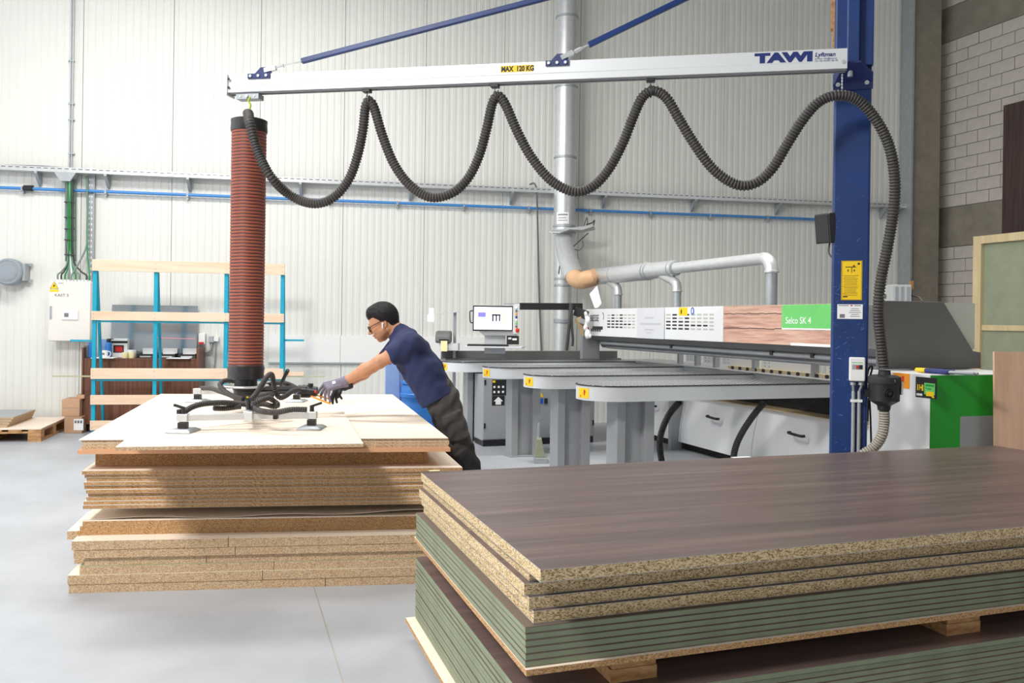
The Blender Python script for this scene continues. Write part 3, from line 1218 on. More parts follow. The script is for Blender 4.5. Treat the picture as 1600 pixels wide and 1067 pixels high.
# cartons
CF = G(117, 677, 0)
cu, cv = Vector((math.cos(.05), math.sin(.05), 0)), Vector((-math.sin(.2), math.cos(.2), 0))
for k, (x0_, x1_, ya, yb, nm) in enumerate(((100, 127.5, 677, 651, 'lower cardboard carton with a white label, beside the counter'),
                                            (96, 124, 650, 624, 'upper cardboard carton resting on the labelled carton'))):
    D_ = CF.y
    A_, B_ = P(x0_, ya, D_), P(x1_, yb, D_)
    z0_, z1_ = (0, B_.z) if k == 0 else (zprev + .001, B_.z)
    zprev = z1_
    b = MB()
    o_ = Vector((A_.x, D_, 0))
    lbox(b, o_, cu, cv, 0, B_.x - A_.x, 0, .3, z0_, z1_)
    ct = tag(b.build('carton', M_card, bevel=.006), nm, 'carton', 'cartons beside the counter')
    b = MB()
    zz = (z0_ + z1_) / 2
    if k == 0:
        lbox(b, o_ + cv * -.002, cu, cv, .12, .24, 0, .001, z0_ + .04, z1_ - .03)
        b.build('label', M_paper, ct)
        b = MB()
        for q in range(3):
            lbox(b, o_ + cv * -.0035, cu, cv, .13 + q * .035, .155 + q * .035, 0, .001, z1_ - .085, z1_ - .05)
        b.build('label_print', M_print, ct)
    else:
        lbox(b, o_ + cv * -.0015, cu, cv, .0, B_.x - A_.x, 0, .001, zz - .002, zz + .002)
        b.build('flap_seam', M_joint, ct)
b = MB()
lbox(b, Vector((P(114, 620, CF.y).x, CF.y + .08, 0)), cu, cv, 0, .1, 0, .15, zprev + .001, zprev + .05)
tag(b.build('carton', M_card, bevel=.004), 'small carton lying on top of the two stacked cartons', 'carton', 'cartons beside the counter')

# ================================================================ BOARD STACKS


def board(name, label, O, yu, yv, Lu, Lv, z0, z1, mats, group, cat='board', skin=0.0016, edge_skin=True):
    """sheet with corner O (front left), u along yaw yu, v along yaw yv; mats = edge, top, bottom, skin"""
    u = Vector((math.cos(yu), math.sin(yu), 0))
    v = Vector((-math.sin(yv), math.cos(yv), 0))
    O = Vector((O.x, O.y, 0))
    q = [O, O + u * Lu, O + u * Lu + v * Lv, O + v * Lv]
    c = sum(q, Vector()) / 4
    rot = Matrix.Rotation(-yu, 3, 'Z')
    loc2 = [rot @ (p - c) for p in q]
    t = z1 - z0
    zs = [0, skin, t - skin, t]
    me = bpy.data.meshes.new(name)
    vs_ = [(p.x, p.y, z) for z in zs for p in loc2]
    fs = [(3, 2, 1, 0), (12, 13, 14, 15)]
    mi = [2, 1]
    for l in range(3):
        for i in range(4):
            j = (i + 1) % 4
            fs.append((l * 4 + i, l * 4 + j, l * 4 + 4 + j, l * 4 + 4 + i))
            mi.append(0 if l == 1 else 3)
    me.from_pydata(vs_, [], fs)
    for m_ in mats:
        me.materials.append(m_)
    me.polygons.foreach_set('material_index', mi)
    o = bpy.data.objects.new(name, me)
    COL.objects.link(o)
    o.location = (c.x, c.y, z0)
    o.rotation_euler = (0, 0, yu)
    TF[o] = rotz_m(o.location, yu)
    tag(o, label, cat, group)
    return o


YU, YV = math.radians(7.5), math.radians(14.6)
U1 = Vector((math.cos(YU), math.sin(YU), 0))
V1 = Vector((-math.sin(YV), math.cos(YV), 0))
rnd = random.Random(11)
chip4 = [M_chipd, M_cream, M_cream, M_cream]
chipm = [M_chip, M_cream, M_cream, M_skin1]
FL = G(123, 687, .818)
FL.z = 0
# upper group
zs = [(.818 - .0035, .818), (.799, .814), (.781, .7985), (.763, .7805), (.741, .7625)]
lab = ['thin white cover sheet on top of the left particleboard stack',
       'first particleboard under the white cover sheet of the left stack',
       'second particleboard under the white cover sheet of the left stack',
       'third particleboard under the white cover sheet of the left stack',
       'orange-edged board carrying the upper group of the left stack']
G1 = 'boards of the left stack'
M_cora = mat('orange_mdf_edge', S(214, 160, 120), .8, var=.05)
for k, (z0, z1) in enumerate(zs):
    mm = chip4 if 0 < k < 4 else ([M_cream] * 4 if k == 0 else [M_cora, M_cora, M_cora, M_cora])
    if k == 0:
        dlt, Lu = Vector(), 2.03
    elif k < 4:
        dlt, Lu = U1 * (.012 + rnd.uniform(-.004, .006)) + V1 * rnd.uniform(.004, .012), 2.02
    else:
        dlt, Lu = U1 * .0 - V1 * .02, 2.04
    board('particleboard' if 0 < k < 4 else 'cover_sheet' if k == 0 else 'carrier_board', lab[k], FL + dlt, YU, YV, Lu, 2.88, z0 + .0003, z1, mm, G1, skin=.001)
# bearers
for k, a in enumerate((.14, .95, 1.80)):
    b = MB()
    lbox(b, FL + V1 * (.13 + k * 1.2), U1, V1, .06, 1.93, 0, .12, .6495, .7405)
    tag(b.build('bearer', M_chip), 'long bearer under the upper group of the left stack, %s row' % ['front', 'middle', 'back'][k], 'bearer', 'bearers in the left stack')
# middle group
ML = G(128, 736, .648)
ML.z = 0
n = 10
t = (.648 - .441) / n
for k in range(n):
    z1 = .648 - k * t
    dlt = U1 * (rnd.uniform(.008, .03) if k else 0) + V1 * (rnd.uniform(.0, .02) if k else 0)
    if k == 9:
        dlt = U1 * .01 - V1 * .01
    board('particleboard', '%s particleboard of the middle group in the left stack' % ORD[k], ML + dlt, YU, YV, 2.05 + (.0 if k else .04), 2.85, z1 - t + .0004, z1 - (.0012 if k in (2, 4, 8) else 0),
          chipm, G1, skin=.0014)
for k, a in enumerate((.28, 1.0, 1.7)):
    b = MB()
    lbox(b, ML + V1 * (.36 + k * 1.1), U1, V1, .10, 1.95, 0, .12, .3735, .4405)
    tag(b.build('bearer', M_chip), 'long bearer under the middle group of the left stack, %s row' % ['front', 'middle', 'back'][k], 'bearer', 'bearers in the left stack')
# thin wavy sheet in the lower gap
LL = G(126, 813, .372)
LL.z = 0
b = MB()
N = 24
for j in range(2):
    for i in range(N + 1):
        f = i / N
        z = .3722 + (.012 * math.sin(f * 9) ** 2 + .045 * max(0, f - .45) ** 1.3) * (1 if j == 0 else .2)
        p = LL + U1 * (f * 2.05) + V1 * (j * .15 + .01)
        b.v.append((p.x, p.y, z))
for i in range(N):
    b.f.append((i, i + 1, N + 2 + i, N + 1 + i))
    b.m.append(0)
nv = len(b.v)
b.v += [(p[0], p[1], p[2] + .002) for p in b.v[:nv]]
b.f += [tuple(reversed([x + nv for x in f])) for f in b.f[:N]]
b.m += [0] * N
for i in range(N):
    b.f.append((i, i + 1, nv + i + 1, nv + i))
    b.m.append(0)
tag(b.build('wavy_sheet', M_cream, smooth=True), 'thin wavy sheet curling up in the lower gap of the left stack', 'sheet')
board('cover_sheet', 'pale board below the wavy sheet of the left stack', LL, YU, YV, 2.07, 2.8, .366, .3715, [M_cream] * 4, G1)
for k in range(3):
    z1 = .3655 - k * .0255
    board('particleboard', '%s particleboard below the wavy sheet of the left stack' % ['first', 'second', 'third'][k],
          LL + U1 * (.01 - .014 * k), YU, YV, 2.08, 2.7, z1 - .025, z1, [M_chip, M_cream, M_cream, M_chip], G1)
board('cover_sheet', 'pale split sheet above the offcut strips of the left stack', LL - V1 * .06, YU, YV, 2.1, 2.7, .284, .2888, [M_cream] * 4, G1)
# offcut strips at the bottom: rows of long narrow strips side by side
SL = G(112, 846, .283)
SL.z = 0
row_z = [(.236, .2835), (.190, .2355), (.145, .1895), (.098, .1445), (.049, .0975), (.0, .0485)]
row_o = [(0.0, 2.16), (.01, 2.12), (.06, 2.04), (.04, 2.1), (-.02, 2.14), (-.015, 2.13)]
row_v = [0, .004, .018, .012, .006, .010]
row_n = ['topmost', 'second', 'third', 'fourth', 'fifth', 'lowest']
GM = mat('green_strip', S(160, 168, 138), .7, var=.1)
for k, ((z0, z1), (dx, L)) in enumerate(zip(row_z, row_o)):
    cut = L * rnd.uniform(.3, .7)
    e = [M_chipd, M_cream, M_cream, M_chipd] if k != 3 else [M_chipd, GM, M_cream, GM]
    board('offcut_strip', '%s offcut strip at the front foot of the left stack, left piece' % row_n[k], SL + U1 * dx + V1 * row_v[k], YU, YV, cut, .205, z0 + .0003, z1, e, 'offcut strips under the left stack', 'strip')
    board('offcut_strip', '%s offcut strip at the front foot of the left stack, right piece' % row_n[k], SL + U1 * (dx + cut + .003) + V1 * row_v[k], YU, YV, L - cut - .003, .205, z0 + .0003, z1, e,
          'offcut strips under the left stack', 'strip')
    board('offcut_strip', '%s offcut strip in the second row behind the front foot of the left stack' % row_n[k], SL + V1 * .23 + U1 * (dx + (-.08 if k in (0, 2, 3) else .05)), YU, YV, L, .5, z0 + .0003, z1, e,
          'offcut strips under the left stack', 'strip')
    board('offcut_strip', '%s offcut strip at the back of the left stack' % row_n[k], SL + V1 * 1.6 + U1 * dx, YU, YV, L, .9, z0 + .0003, z1, e,
          'offcut strips under the left stack', 'strip')
# the panel being lifted
PZ = .826
pf, pr = G(180, 698.5, PZ + .018), G(568, 693, PZ + .018)
pu = (pr - pf)
yaw_p = math.atan2(pu.y, pu.x)
LP = board('lifted_panel', 'smaller cream panel held by the suction lifter on top of the left stack', pf, yaw_p, math.radians(15.2), pu.length, 2.72, PZ, PZ + .018,
           [M_chipd, M_cream, M_cream, M_chipd], None, 'panel', skin=.001)

# ---------------------------------------------------------------- right (near) stack with brown laminate
BLp = G(658, 738, .79)
FLp = G(845, 890, .79)
BRp = G(1555, 696, .79)
eu = BRp - BLp
Y2 = math.atan2(eu.y, eu.x)
L2 = eu.length
ev = BLp - FLp
YV2 = math.atan2(-ev.x, ev.y)
W2 = ev.length
U2 = Vector((math.cos(Y2), math.sin(Y2), 0))
V2 = Vector((-math.sin(YV2), math.cos(YV2), 0))
F2 = Vector((FLp.x, FLp.y, 0))
G2 = 'boards of the brown-topped stack'
thick = [M_chipt, M_brown, M_brown, M_skin1]
z = .79
for k in range(5):
    d_ = Vector() if k == 0 else V2 * (.15 - .014 * k) + U2 * (.012 * math.sin(k * 2.1) + .005)
    Wd = W2 if k == 0 else W2 - .13 + .01 * k
    board('brown_board', '%s thick brown-laminated particleboard of the near stack' % ORD[k] if k else 'topmost brown wood-grain board of the near stack, fully visible',
          F2 + d_, Y2, YV2, L2 + (.03 * math.sin(k * 3) if k else 0), Wd, z - .0375, z, thick, G2, skin=.0018)
    z -= .038
zg = z
mdf = [M_mdfg, M_mdfl, M_mdfl, M_mdfl]
for k in range(6):
    d_ = V2 * (.075 - .002 * k) + U2 * (-.018 + rnd.uniform(-.004, .004))
    board('green_board', '%s moisture-resistant green board under the thick boards of the near stack' % ORD[k], F2 + d_, Y2, YV2, L2 + .05, W2 - .06, z - .0188, z - .0003, mdf, G2, skin=.0022)
    z -= .0192
board('carrier_board', 'raw particleboard carrying the green boards of the near stack', F2 + V2 * .05 - U2 * .022, Y2, YV2, L2 + .1, W2 - .02, z - .0185, z - .0002,
      [M_chip, M_cream, M_cream, M_chip], G2)
z -= .0187
zb_top = z
z_low = z - .085
for k, a in enumerate((.28, 1.62, 3.0)):
    b = MB()
    lbox(b, F2 + V2 * .15, U2, V2, a, a + .16, -.04, W2 - .1, z_low + .0005, (z_low + z) / 2 - .001)
    lbox(b, F2 + V2 * .15, U2, V2, a + .004, a + .156, -.04, W2 - .1, (z_low + z) / 2 + .001, z - .0005)
    tag(b.build('bearer', M_palw), 'wooden bearer between the two halves of the near stack, %s' % ['left', 'middle', 'right'][k], 'bearer', 'bearers in the near stack')
z = z_low
LO = F2 + V2 * .03 - U2 * .01
board('brown_board', 'brown-faced board on top of the lower half of the near stack', LO, Y2, YV2, L2 + .14, W2 + .02, z - .0188, z, [M_mdfg, M_brown, M_brown, M_mdfl], G2)
z -= .0192
for k in range(14):
    d_ = V2 * (.0 + rnd.uniform(0, .004)) + U2 * rnd.uniform(.0, .006)
    board('green_board', '%s green board in the lower half of the near stack' % ORD[k], LO + d_, Y2, YV2, L2 + .14, W2 + .02, z - .0188, z - .0003, mdf, G2, skin=.0022)
    z -= .0192
board('carrier_board', 'pale base board sticking out under the near stack', LO - U2 * .04 + V2 * .02, Y2, YV2, L2 + .2, W2 + .02, z - .019, z - .0003, [M_chip, M_cream, M_cream, M_chip], G2)
z -= .0193
for k, a in enumerate((.1, 1.6, 3.1)):
    b = MB()
    lbox(b, LO, U2, V2, a, a + .1, .05, W2 - .05, 0, z - .0005)
    tag(b.build('bearer', M_palw), 'low floor bearer under the near stack, %s' % ['left', 'middle', 'right'][k], 'bearer', 'bearers in the near stack')
# scraps on the brown top
for k, (x, y, sx_, sy_, mm, nm) in enumerate(((679, 735.5, .05, .02, M_kraft, 'small pale yellow sticker on the far left corner of the brown board'),
                                              (1158, 714.5, .11, .03, M_paper, 'white paper slip at the far edge of the brown board'))):
    p = G(x, y, .79)
    b = MB()
    b.obox((p.x, p.y, .7912), sx_, sy_, .001, U2)
    tag(b.build('paper_slip', mm), nm, 'paper')

# ================================================================ VACUUM LIFTER CRANE
CD = 5.22
CYAW = math.radians(-20)
ccx = Vector((math.cos(CYAW), math.sin(CYAW), 0))
ccn = Vector((ccx.y, -ccx.x, 0))
cfm = P(1329, 420, CD)
CW, CDp = .217, .22


def K(px, py, off=0.0):
    return plane_hit(px, py, cfm + ccn * off, ccn)


cbase = Vector((cfm.x, cfm.y, 0)) - ccn * (CDp / 2)
crane = thing('jib_crane', 'blue steel column with a long white jib arm carrying the vacuum lifter', 'jib crane', cbase, CYAW)
b = MB()
b.bx(-CW / 2, CW / 2, -CDp / 2, CDp / 2, .02, 4.2)
colm = b.build('column', M_blue, crane, world=False, bevel=.012)
b = MB()
b.bx(-.22, .22, -.22, .22, 0, .02)
b.build('base_plate', M_blued, crane, world=False)
# scuffs: small paint scratches on the front face
b = MB()
rnd = random.Random(5)
for k in range(90):
    edge = rnd.random()
    x = rnd.choice((-1, 1)) * (CW / 2 - abs(rnd.gauss(0, .018)) - .012) if edge < .6 else rnd.uniform(-.09, .09)
    z = rnd.uniform(.65, 2.4) if edge < .8 else rnd.uniform(1.0, 1.5)
    l = rnd.uniform(.004, .03)
    a = rnd.uniform(-.5, 1.2)
    b.obox((x, -CDp / 2 - .0006, z), l, .0008, rnd.uniform(.001, .0035), (math.cos(a), 0, math.sin(a)), (0, -1, 0) if False else (-math.sin(a), 0, math.cos(a)))
o = b.build('paint_scratches', M_scuff, colm, world=False)
o['kind'] = 'stuff'
# arm
aL, aR = P(361, 133.5, 5.86), P(1322, 94, 5.02)
ad = (aR - aL).normalized()
au = Vector((0, 0, 1))
au = (au - ad * au.dot(ad)).normalized()
an = ad.cross(au).normalized()           # towards camera
if an.y > 0:
    an = -an
AH, AWd = .122, .085


def arm(px, dz=0.0, off=0.0):
    """point on the arm at pixel column px; dz along arm-up, off towards the camera"""
    t = (px - 361) / (1322 - 361)
    # perspective-correct parameter
    dL, dR = 5.86, 5.02
    s = t * dL / (dR + t * (dL - dR)) if False else (t * dL) / (t * dL + (1 - t) * dR)
    return aL.lerp(aR, s) + au * dz + an * off


b = MB()
prof = [(-.5, -.5), (-.5, -.18), (-.42, -.10), (-.42, .5), (.42, .5), (.42, -.10), (.5, -.18), (.5, -.5), (.28, -.5), (.28, -.44), (-.28, -.44), (-.28, -.5)]
b.prism([aL + an * (x * AWd) + au * (z * AH) for x, z in prof], aR - aL)
armo = b.build('arm', M_alu, crane)
b = MB()
b.beam(aL + au * (-AH / 2 - .004) + an * .02, aR + au * (-AH / 2 - .004) + an * .02, .012, .008)
b.beam(aL + au * (-AH / 2 - .004) - an * .02, aR + au * (-AH / 2 - .004) - an * .02, .012, .008)
b.build('rail_lips', M_aluD, armo)
b = MB()
b.obox(aL + ad * -.006 - au * .01, .012, AWd + .02, AH + .02, ad, au)
cap = b.build('end_plate', M_alu, armo)
b = MB()
for dz in (-.03, .03):
    b.cyl(aL + an * (AWd / 2 + .008) + au * dz + ad * .012, aL + an * (AWd / 2 + .011) + au * dz + ad * .012, .009, 8)
b.build('bolt', M_black, cap)
# sticker MAX 120 KG
s0_, s1_ = arm(784, .0), arm(835, .0)
b = MB()
sc = (s0_ + s1_) / 2 + an * (AWd * .42 + .001) + au * .022
b.obox(sc, (s1_ - s0_).length, .001, .043, ad, au)
b.build('load_sticker', M_yel, armo)
text('lettering', 'MAX  120 KG', .046, M_ink, armo, sc + an * .0012 - au * .016 - ad * (s1_ - s0_).length * .48, ad, au, bold=.0022, sx=.80)
# TAWI Lyftman
t0_ = arm(1180, -.004, AWd * .42 + .0015)
text('lettering', 'TAWI', .075, M_navy, armo, t0_, ad, au, bold=.0055, sx=1.72)
t1_ = arm(1271.5, .017, AWd * .42 + .0015)
text('lettering', 'Lyftman', .036, M_navy, armo, t1_, ad, au, bold=.0009, sx=1.02, shear=.2)
for k in range(2):
    t1_ = arm(1271.5, .0 - k * .014, AWd * .42 + .0015)
    text('lettering', ['Service, info@tawi.se', 'Tel +46 (0)300 185 00'][k], .0145, M_navy, armo, t1_, ad, au, sx=1.0)
b = MB()
p = arm(1316, -.022, AWd * .42)
b.cyl(p, p + an * .012, .012, 10)
b.build('bolt', M_galv, armo)
# pivot housing on the column
b = MB()
h0 = K(1316, 120).z
zfl = K(1332, 107).z
cxl = (K(1318, 60) - K(1329, 60)).dot(ccx)
cxr = (K(1337, 60) - K(1329, 60)).dot(ccx)
b.bx(cxl, cxr, -CDp / 2 - .12, -CDp / 2 - .001, zfl, 4.1)
b.bx(cxr, CW / 2 + .005, -CDp / 2 - .05, -CDp / 2 - .001, zfl, 4.1)
hs = b.build('pivot_housing', M_blue, crane, world=False, bevel=.006)
zf2 = K(1332, 141).z
b = MB()
y0 = -CDp / 2
b.prism([(-CW / 2 - .01, y0 - .003, zf2 + .03), (-CW / 2 - .01, y0 - .02, zf2 + .09), (-CW / 2 + .05, y0 - .13, zfl - .004), (cxr + .01, y0 - .13, zfl - .004),
         (CW / 2 + .005, y0 - .04, zfl - .06), (CW / 2 + .005, y0 - .003, zf2 + .03)], (0, 0, .012))
b.bx(-CW / 2 - .008, CW / 2 + .006, y0 - .014, y0 - .0015, zf2, zfl - .03)
fl_ = b.build('flange', M_blued, crane, world=False)
b = MB()
for x in (-CW / 2 + .02, CW / 2 - .03):
    b.cyl((x, y0 - .014, zf2 + .035), (x, y0 - .03, zf2 + .035), .014, 6)
b.cyl((-.02, y0 - .07, zfl - .07), (-.02, y0 - .07, zfl), .016, 12)
b.build('bolt', M_galv, crane, world=False)
# tie rods
tierod_top = K(1326, 0, .02)
tierod_top.z = 4.05
for k, (bx0, bx1) in enumerate(((392, 426), (854, 890))):
    m0 = arm((bx0 + bx1) / 2)
    br = MB()
    w = (arm(bx1) - arm(bx0)).length
    br.obox(m0 + an * (AWd * .42 + .006) + au * .045, w, .012, .034, ad, au)
    c_ = m0 + au * (AH * .5)
    br.prism([c_ - ad * w * .40 + an * .004, c_ + ad * w * .42 + an * .004, c_ + ad * w * .42 + au * .045 + an * .004, c_ + ad * w * .30 + au * .056 + an * .004,
              c_ - ad * w * .06 + au * .056 + an * .004], an * -.012)
    bro = br.build('tie_bracket', M_blued, crane)
    b = MB()
    for q in (-.36, 0, .36):
        p = m0 + an * (AWd * .42 + .012) + au * .045 + ad * (q * w)
        b.cyl(p, p + an * .009, .010, 8)
    b.build('bolt', M_galv, bro)
    pe = c_ + ad * w * .26 + au * .036
    rd = (tierod_top - pe).normalized()
    b = MB()
    b.obox(pe + rd * .02, .085, .03, .03, rd)
    b.cyl(pe + rd * .05, pe + rd * .30, .007, 8)
    b.cyl(pe + rd * .075, pe + rd * .12, .014, 8)
    b.build('turnbuckle', M_galv, crane, smooth=True)
    b = MB()
    b.beam(pe + rd * (.255 if k == 0 else .17), tierod_top, .034, .034)
    b.build('tie_rod', M_blue, crane, bevel=.004)
# trolleys
for k, px in enumerate((574, 774, 1017)):
    p = arm(px) - au * (AH / 2)
    b = MB()
    b.obox(p - au * .016, .055, .05, .022, ad, au)
    tro = b.build('trolley', M_black, crane, bevel=.004)
    b = MB()
    zz = p - au * .026
    for q in range(3):
        c_ = zz - Vector((0, 0, .014 + q * .021))
        ring = [c_ + (Vector((math.cos(t) * .009, 0, math.sin(t) * .014)) if q % 2 else Vector((0, math.cos(t) * .009, math.sin(t) * .014))) for t in np.linspace(0, 2 * math.pi, 11)]
        b.tube(ring, .0028, 5, caps=False)
    b.build('chain_hook', M_sawd, tro, smooth=True)
p = arm(1318) - au * .02
b = MB()
for q in range(6):
    c_ = K(1316, 112 + q * 5, .07)
    b.ell(c_, .006, .006, .011, nu=8, nv=5)
b.build('safety_chain', M_galv, crane, smooth=True)
# signs on the column front


def kplate(px0, py0, px1, py1, off, th=.001):
    A_, B_ = K(px0, py1, off), K(px1, py0, off)
    c_ = (A_ + B_) / 2
    return c_, abs((B_ - A_).dot(ccx)), B_.z - A_.z


c_, w, h = kplate(1314, 407, 1347.5, 469, .002)
b = MB()
b.obox(c_, w, .002, h, ccx)
sg = b.build('yellow_sign', M_yel, crane)
b = MB()
for (xx, zz, ww, hh) in [(0, .49, .96, .008), (0, -.49, .96, .008), (-.47, 0, .015, .98), (.47, 0, .015, .98),
                         (-.05, .34, .5, .02), (-.18, .25, .05, .05), (.0, .27, .03, .14), (.12, .25, .05, .05), (.33, .42, .1, .05)]:
    b.obox(c_ + ccx * (xx * w) + Vector((0, 0, zz * h)) + ccn * .0015, ww * w, .001, hh * h, ccx)
rnd = random.Random(2)
for q in range(14):
    b.obox(c_ + ccx * (-.06 * w + rnd.uniform(-.02, .02) * w) + Vector((0, 0, (.12 - q * .038) * h)) + ccn * .0015, w * rnd.uniform(.55, .76), .001, h * .007, ccx)
b.obox(c_ + ccx * (-.3 * w) + Vector((0, 0, -.41 * h)) + ccn * .0015, w * .22, .001, h * .03, ccx)
b.build('sign_print', M_ink, sg)
b = MB()
b.lathe([(.006, 0), (.006, .001)], c=(0, 0, 0), seg=10, axis='y')
b.v = [tuple(c_ + ccx * (.10 * w + v[0]) + Vector((0, 0, .37 * h + v[2])) + ccn * (.002)) for v in b.v]
b.build('red_dot', M_red, sg)
c_, w, h = kplate(1308, 475.5, 1348, 498, .002)
b = MB()
b.obox(c_, w, .002, h, ccx)
sg = b.build('address_label', M_paper, crane)
b = MB()
for q in range(5):
    b.obox(c_ + ccx * (.2 * w) + Vector((0, 0, (.2 - q * .13) * h)) + ccn * .0015, w * (.3 + .08 * (q % 3)), .001, h * .035, ccx)
b.obox(c_ + ccx * (-.25 * w) + Vector((0, 0, .42 * h)) + ccn * .0015, w * .4, .001, h * .05, ccx)
b.obox(c_ + ccx * (.3 * w) + Vector((0, 0, .42 * h)) + ccn * .0015, w * .25, .001, h * .05, ccx)
b.obox(c_ + ccx * (-.3 * w) + Vector((0, 0, -.3 * h)) + ccn * .0015, w * .2, .001, h * .25, ccx)
b.build('label_print', M_print, sg)
b = MB()
b.obox(c_ + ccx * (.06 * w) + Vector((0, 0, .42 * h)) + ccn * .0016, w * .07, .001, h * .1, ccx)
b.build('red_mark', M_red, sg)
# isolator switch
c_, w, h = kplate(1326.5, 558.5, 1352, 595, .04)
sw_ = thing('isolator_switch', 'white isolator switch box with a red toggle on the blue column', 'switch', c_ - Vector((0, 0, h / 2)), CYAW)
b = MB()
b.obox(c_ - ccn * .008, w, .062, h, ccx)
b.build('housing', M_white, sw_, bevel=.008)
b = MB()
b.obox(c_ + Vector((0, 0, h * .10)) + ccn * .024, w * .66, .002, h * .2, ccx)
b.build('window', M_galvd, sw_)
b = MB()
b.obox(c_ + Vector((0, 0, h * .10)) + ccn * .028, w * .14, .012, h * .12, ccx)
b.build('toggle', M_red, sw_)
b = MB()
b.obox(c_ + Vector((0, 0, h * .10)) + ccn * .026 + ccx * (w * .22), w * .2, .004, h * .16, ccx)
b.build('cover', M_black, sw_)
b = MB()
b.obox(c_ + Vector((0, 0, h * .28)) + ccn * .0235, w * .7, .002, h * .03, ccx)
b.build('green_line', M_lgreen, sw_)
for k, (px, px2) in enumerate(((1333, 1333.5), (1345.5, 1342.5))):
    b = MB()
    A_ = K(px, 597, .03)
    b.cyl(A_, A_ - Vector((0, 0, .018)), .017, 10)
    b.tube(smooth_path([A_ - Vector((0, 0, .015)), K(px, 604, .03), K(px2, 612, .02)], 4), .008, 8)
    b.build('cable_gland', M_galvd, sw_, smooth=True)
    b = MB()
    A_ = K(px2, 611, .022)
    b.cyl(A_, (A_.x, A_.y, .03), .011, 10)
    cnd = b.build('conduit', M_galvd, sw_, smooth=True)
    b = MB()
    A_ = K(px2, 626, .022)
    b.obox(A_, .036, .03, .016, ccx)
    b.build('clip', M_white, cnd)

# floodlight on the left of the column
fl0 = K(1291, 357, -.05)
fld = thing('floodlight', 'black floodlight fixed to the left side of the blue column', 'floodlight', fl0)
b = MB()
fd = Vector((-.85, -.25, -.1)).normalized()
b.obox(fl0 + Vector((-.005, 0, 0)), .05, .15, .19, fd, (0.12, 0, 1))
b.build('housing', M_black, fld, bevel=.008)
b = MB()
b.obox(fl0 + fd * .03, .008, .13, .17, fd, (0.12, 0, 1))
b.build('lens', M_black, fld)
b = MB()
for q in range(6):
    b.obox(fl0 - fd * .035 + Vector((0, 0, -.07 + .028 * q)), .025, .12, .006, fd, (0.12, 0, 1))
b.build('cooling_fins', M_black, fld)
b = MB()
b.beam(fl0 - fd * .02, K(1303, 352, -.06), .03, .02)
b.build('bracket', M_black, fld)
b = MB()
b.tube(smooth_path([fl0 - fd * .03 - Vector((0, 0, .08)), K(1295, 395, -.05), K(1304, 405, -.03)], 5), .005, 6)
b.build('cable', M_cabd, fld)

b = MB()
for (x0_, x1_, z0_, z1_) in ((-CW / 2 - .026, -CW / 2 - .002, K(1303, 37).z, 4.0), (-CW / 2 - .014, -CW / 2 - .002, K(1303, 72).z, K(1303, 37).z)):
    b.bx(x0_, x1_, -.02, .04, z0_, z1_)
b.v = [tuple(TF[crane] @ Vector(v)) for v in b.v]
tag(b.build('wooden_batten', M_palw), 'reddish wooden batten fixed to the upper left side of the blue column', 'batten')

# ---------------------------------------------------------------- lift tube
TD = 5.75
tb0, tb1 = P(386, 573, TD), P(388, 190, TD)
zB, zT = tb0.z, tb1.z
cX, cY = (tb0.x + tb1.x) / 2 , TD
lift = thing('vacuum_lifter', 'red corrugated vacuum lift tube with suction frame hanging above the panel', 'vacuum lifter', (cX, cY, PZ + .018))
RT = .117
prof = []
mts = []
nr = 76
dz = (zT - zB) / nr
for i in range(nr):
    z = zB + i * dz
    prof += [(RT - .003, z), (RT, z + dz * .25), (RT, z + dz * .62), (RT - .003, z + dz * .72)]
    mts += [0, 0, 1, 1]
prof.append((RT - .003, zT))
b = MB()
b.lathe(prof, c=(cX, cY, 0), seg=40, mats=mts)
b.build('lift_tube', [M_tube, M_tubed], lift, smooth=True, angle=1.2)
zc = P(386, 592, TD).z
zd = P(386, 621, TD).z
b = MB()
b.lathe([(RT + .004, zT - .075), (RT + .007, zT - .06), (RT + .004, zT - .02), (RT + .006, zT + .005), (RT - .01, zT + .012), (0, zT + .012)], c=(cX, cY, 0), seg=40)
b.build('top_cuff', M_tape, lift, smooth=True)
b = MB()
b.lathe([(RT - .02, zc), (RT + .006, zc + .004), (RT + .003, zc + .04), (RT + .008, zB - .01), (RT + .002, zB + .012), (RT - .01, zB + .012)], c=(cX, cY, 0), seg=40)
b.build('bottom_cuff', M_tape, lift, smooth=True)
b = MB()
b.lathe([(.075, zd - .03), (.08, zd - .02), (.08, zd + .05), (.088, zd + .055), (.088, zd + .075), (.076, zd + .08), (.076, zc), (.07, zc + .004)], c=(cX, cY, 0), seg=32)
hd = b.build('swivel_head', M_black, lift, smooth=True)
b = MB()
b.obox((cX + .045, cY - .075, zd + .01), .05, .02, .035)
b.build('valve_box', M_black, hd, bevel=.004)
b = MB()
b.obox((cX + .04, cY - .087, zd + .01), .014, .004, .012)
b.build('yellow_mark', M_yel, hd)
zr = P(386, 603, TD).z
b = MB()
ring = [(cX + .148 * math.cos(t), cY + .148 * math.sin(t), zr) for t in np.linspace(0, 2 * math.pi, 41)]
b.tube(ring, .008, 8, caps=False)
for t in (0.4, 2.5, 4.4):
    b.beam((cX, cY, zr), (cX + .148 * math.cos(t), cY + .148 * math.sin(t), zr), .02, .006)
b.build('ring_handle', M_galv, lift, smooth=True)
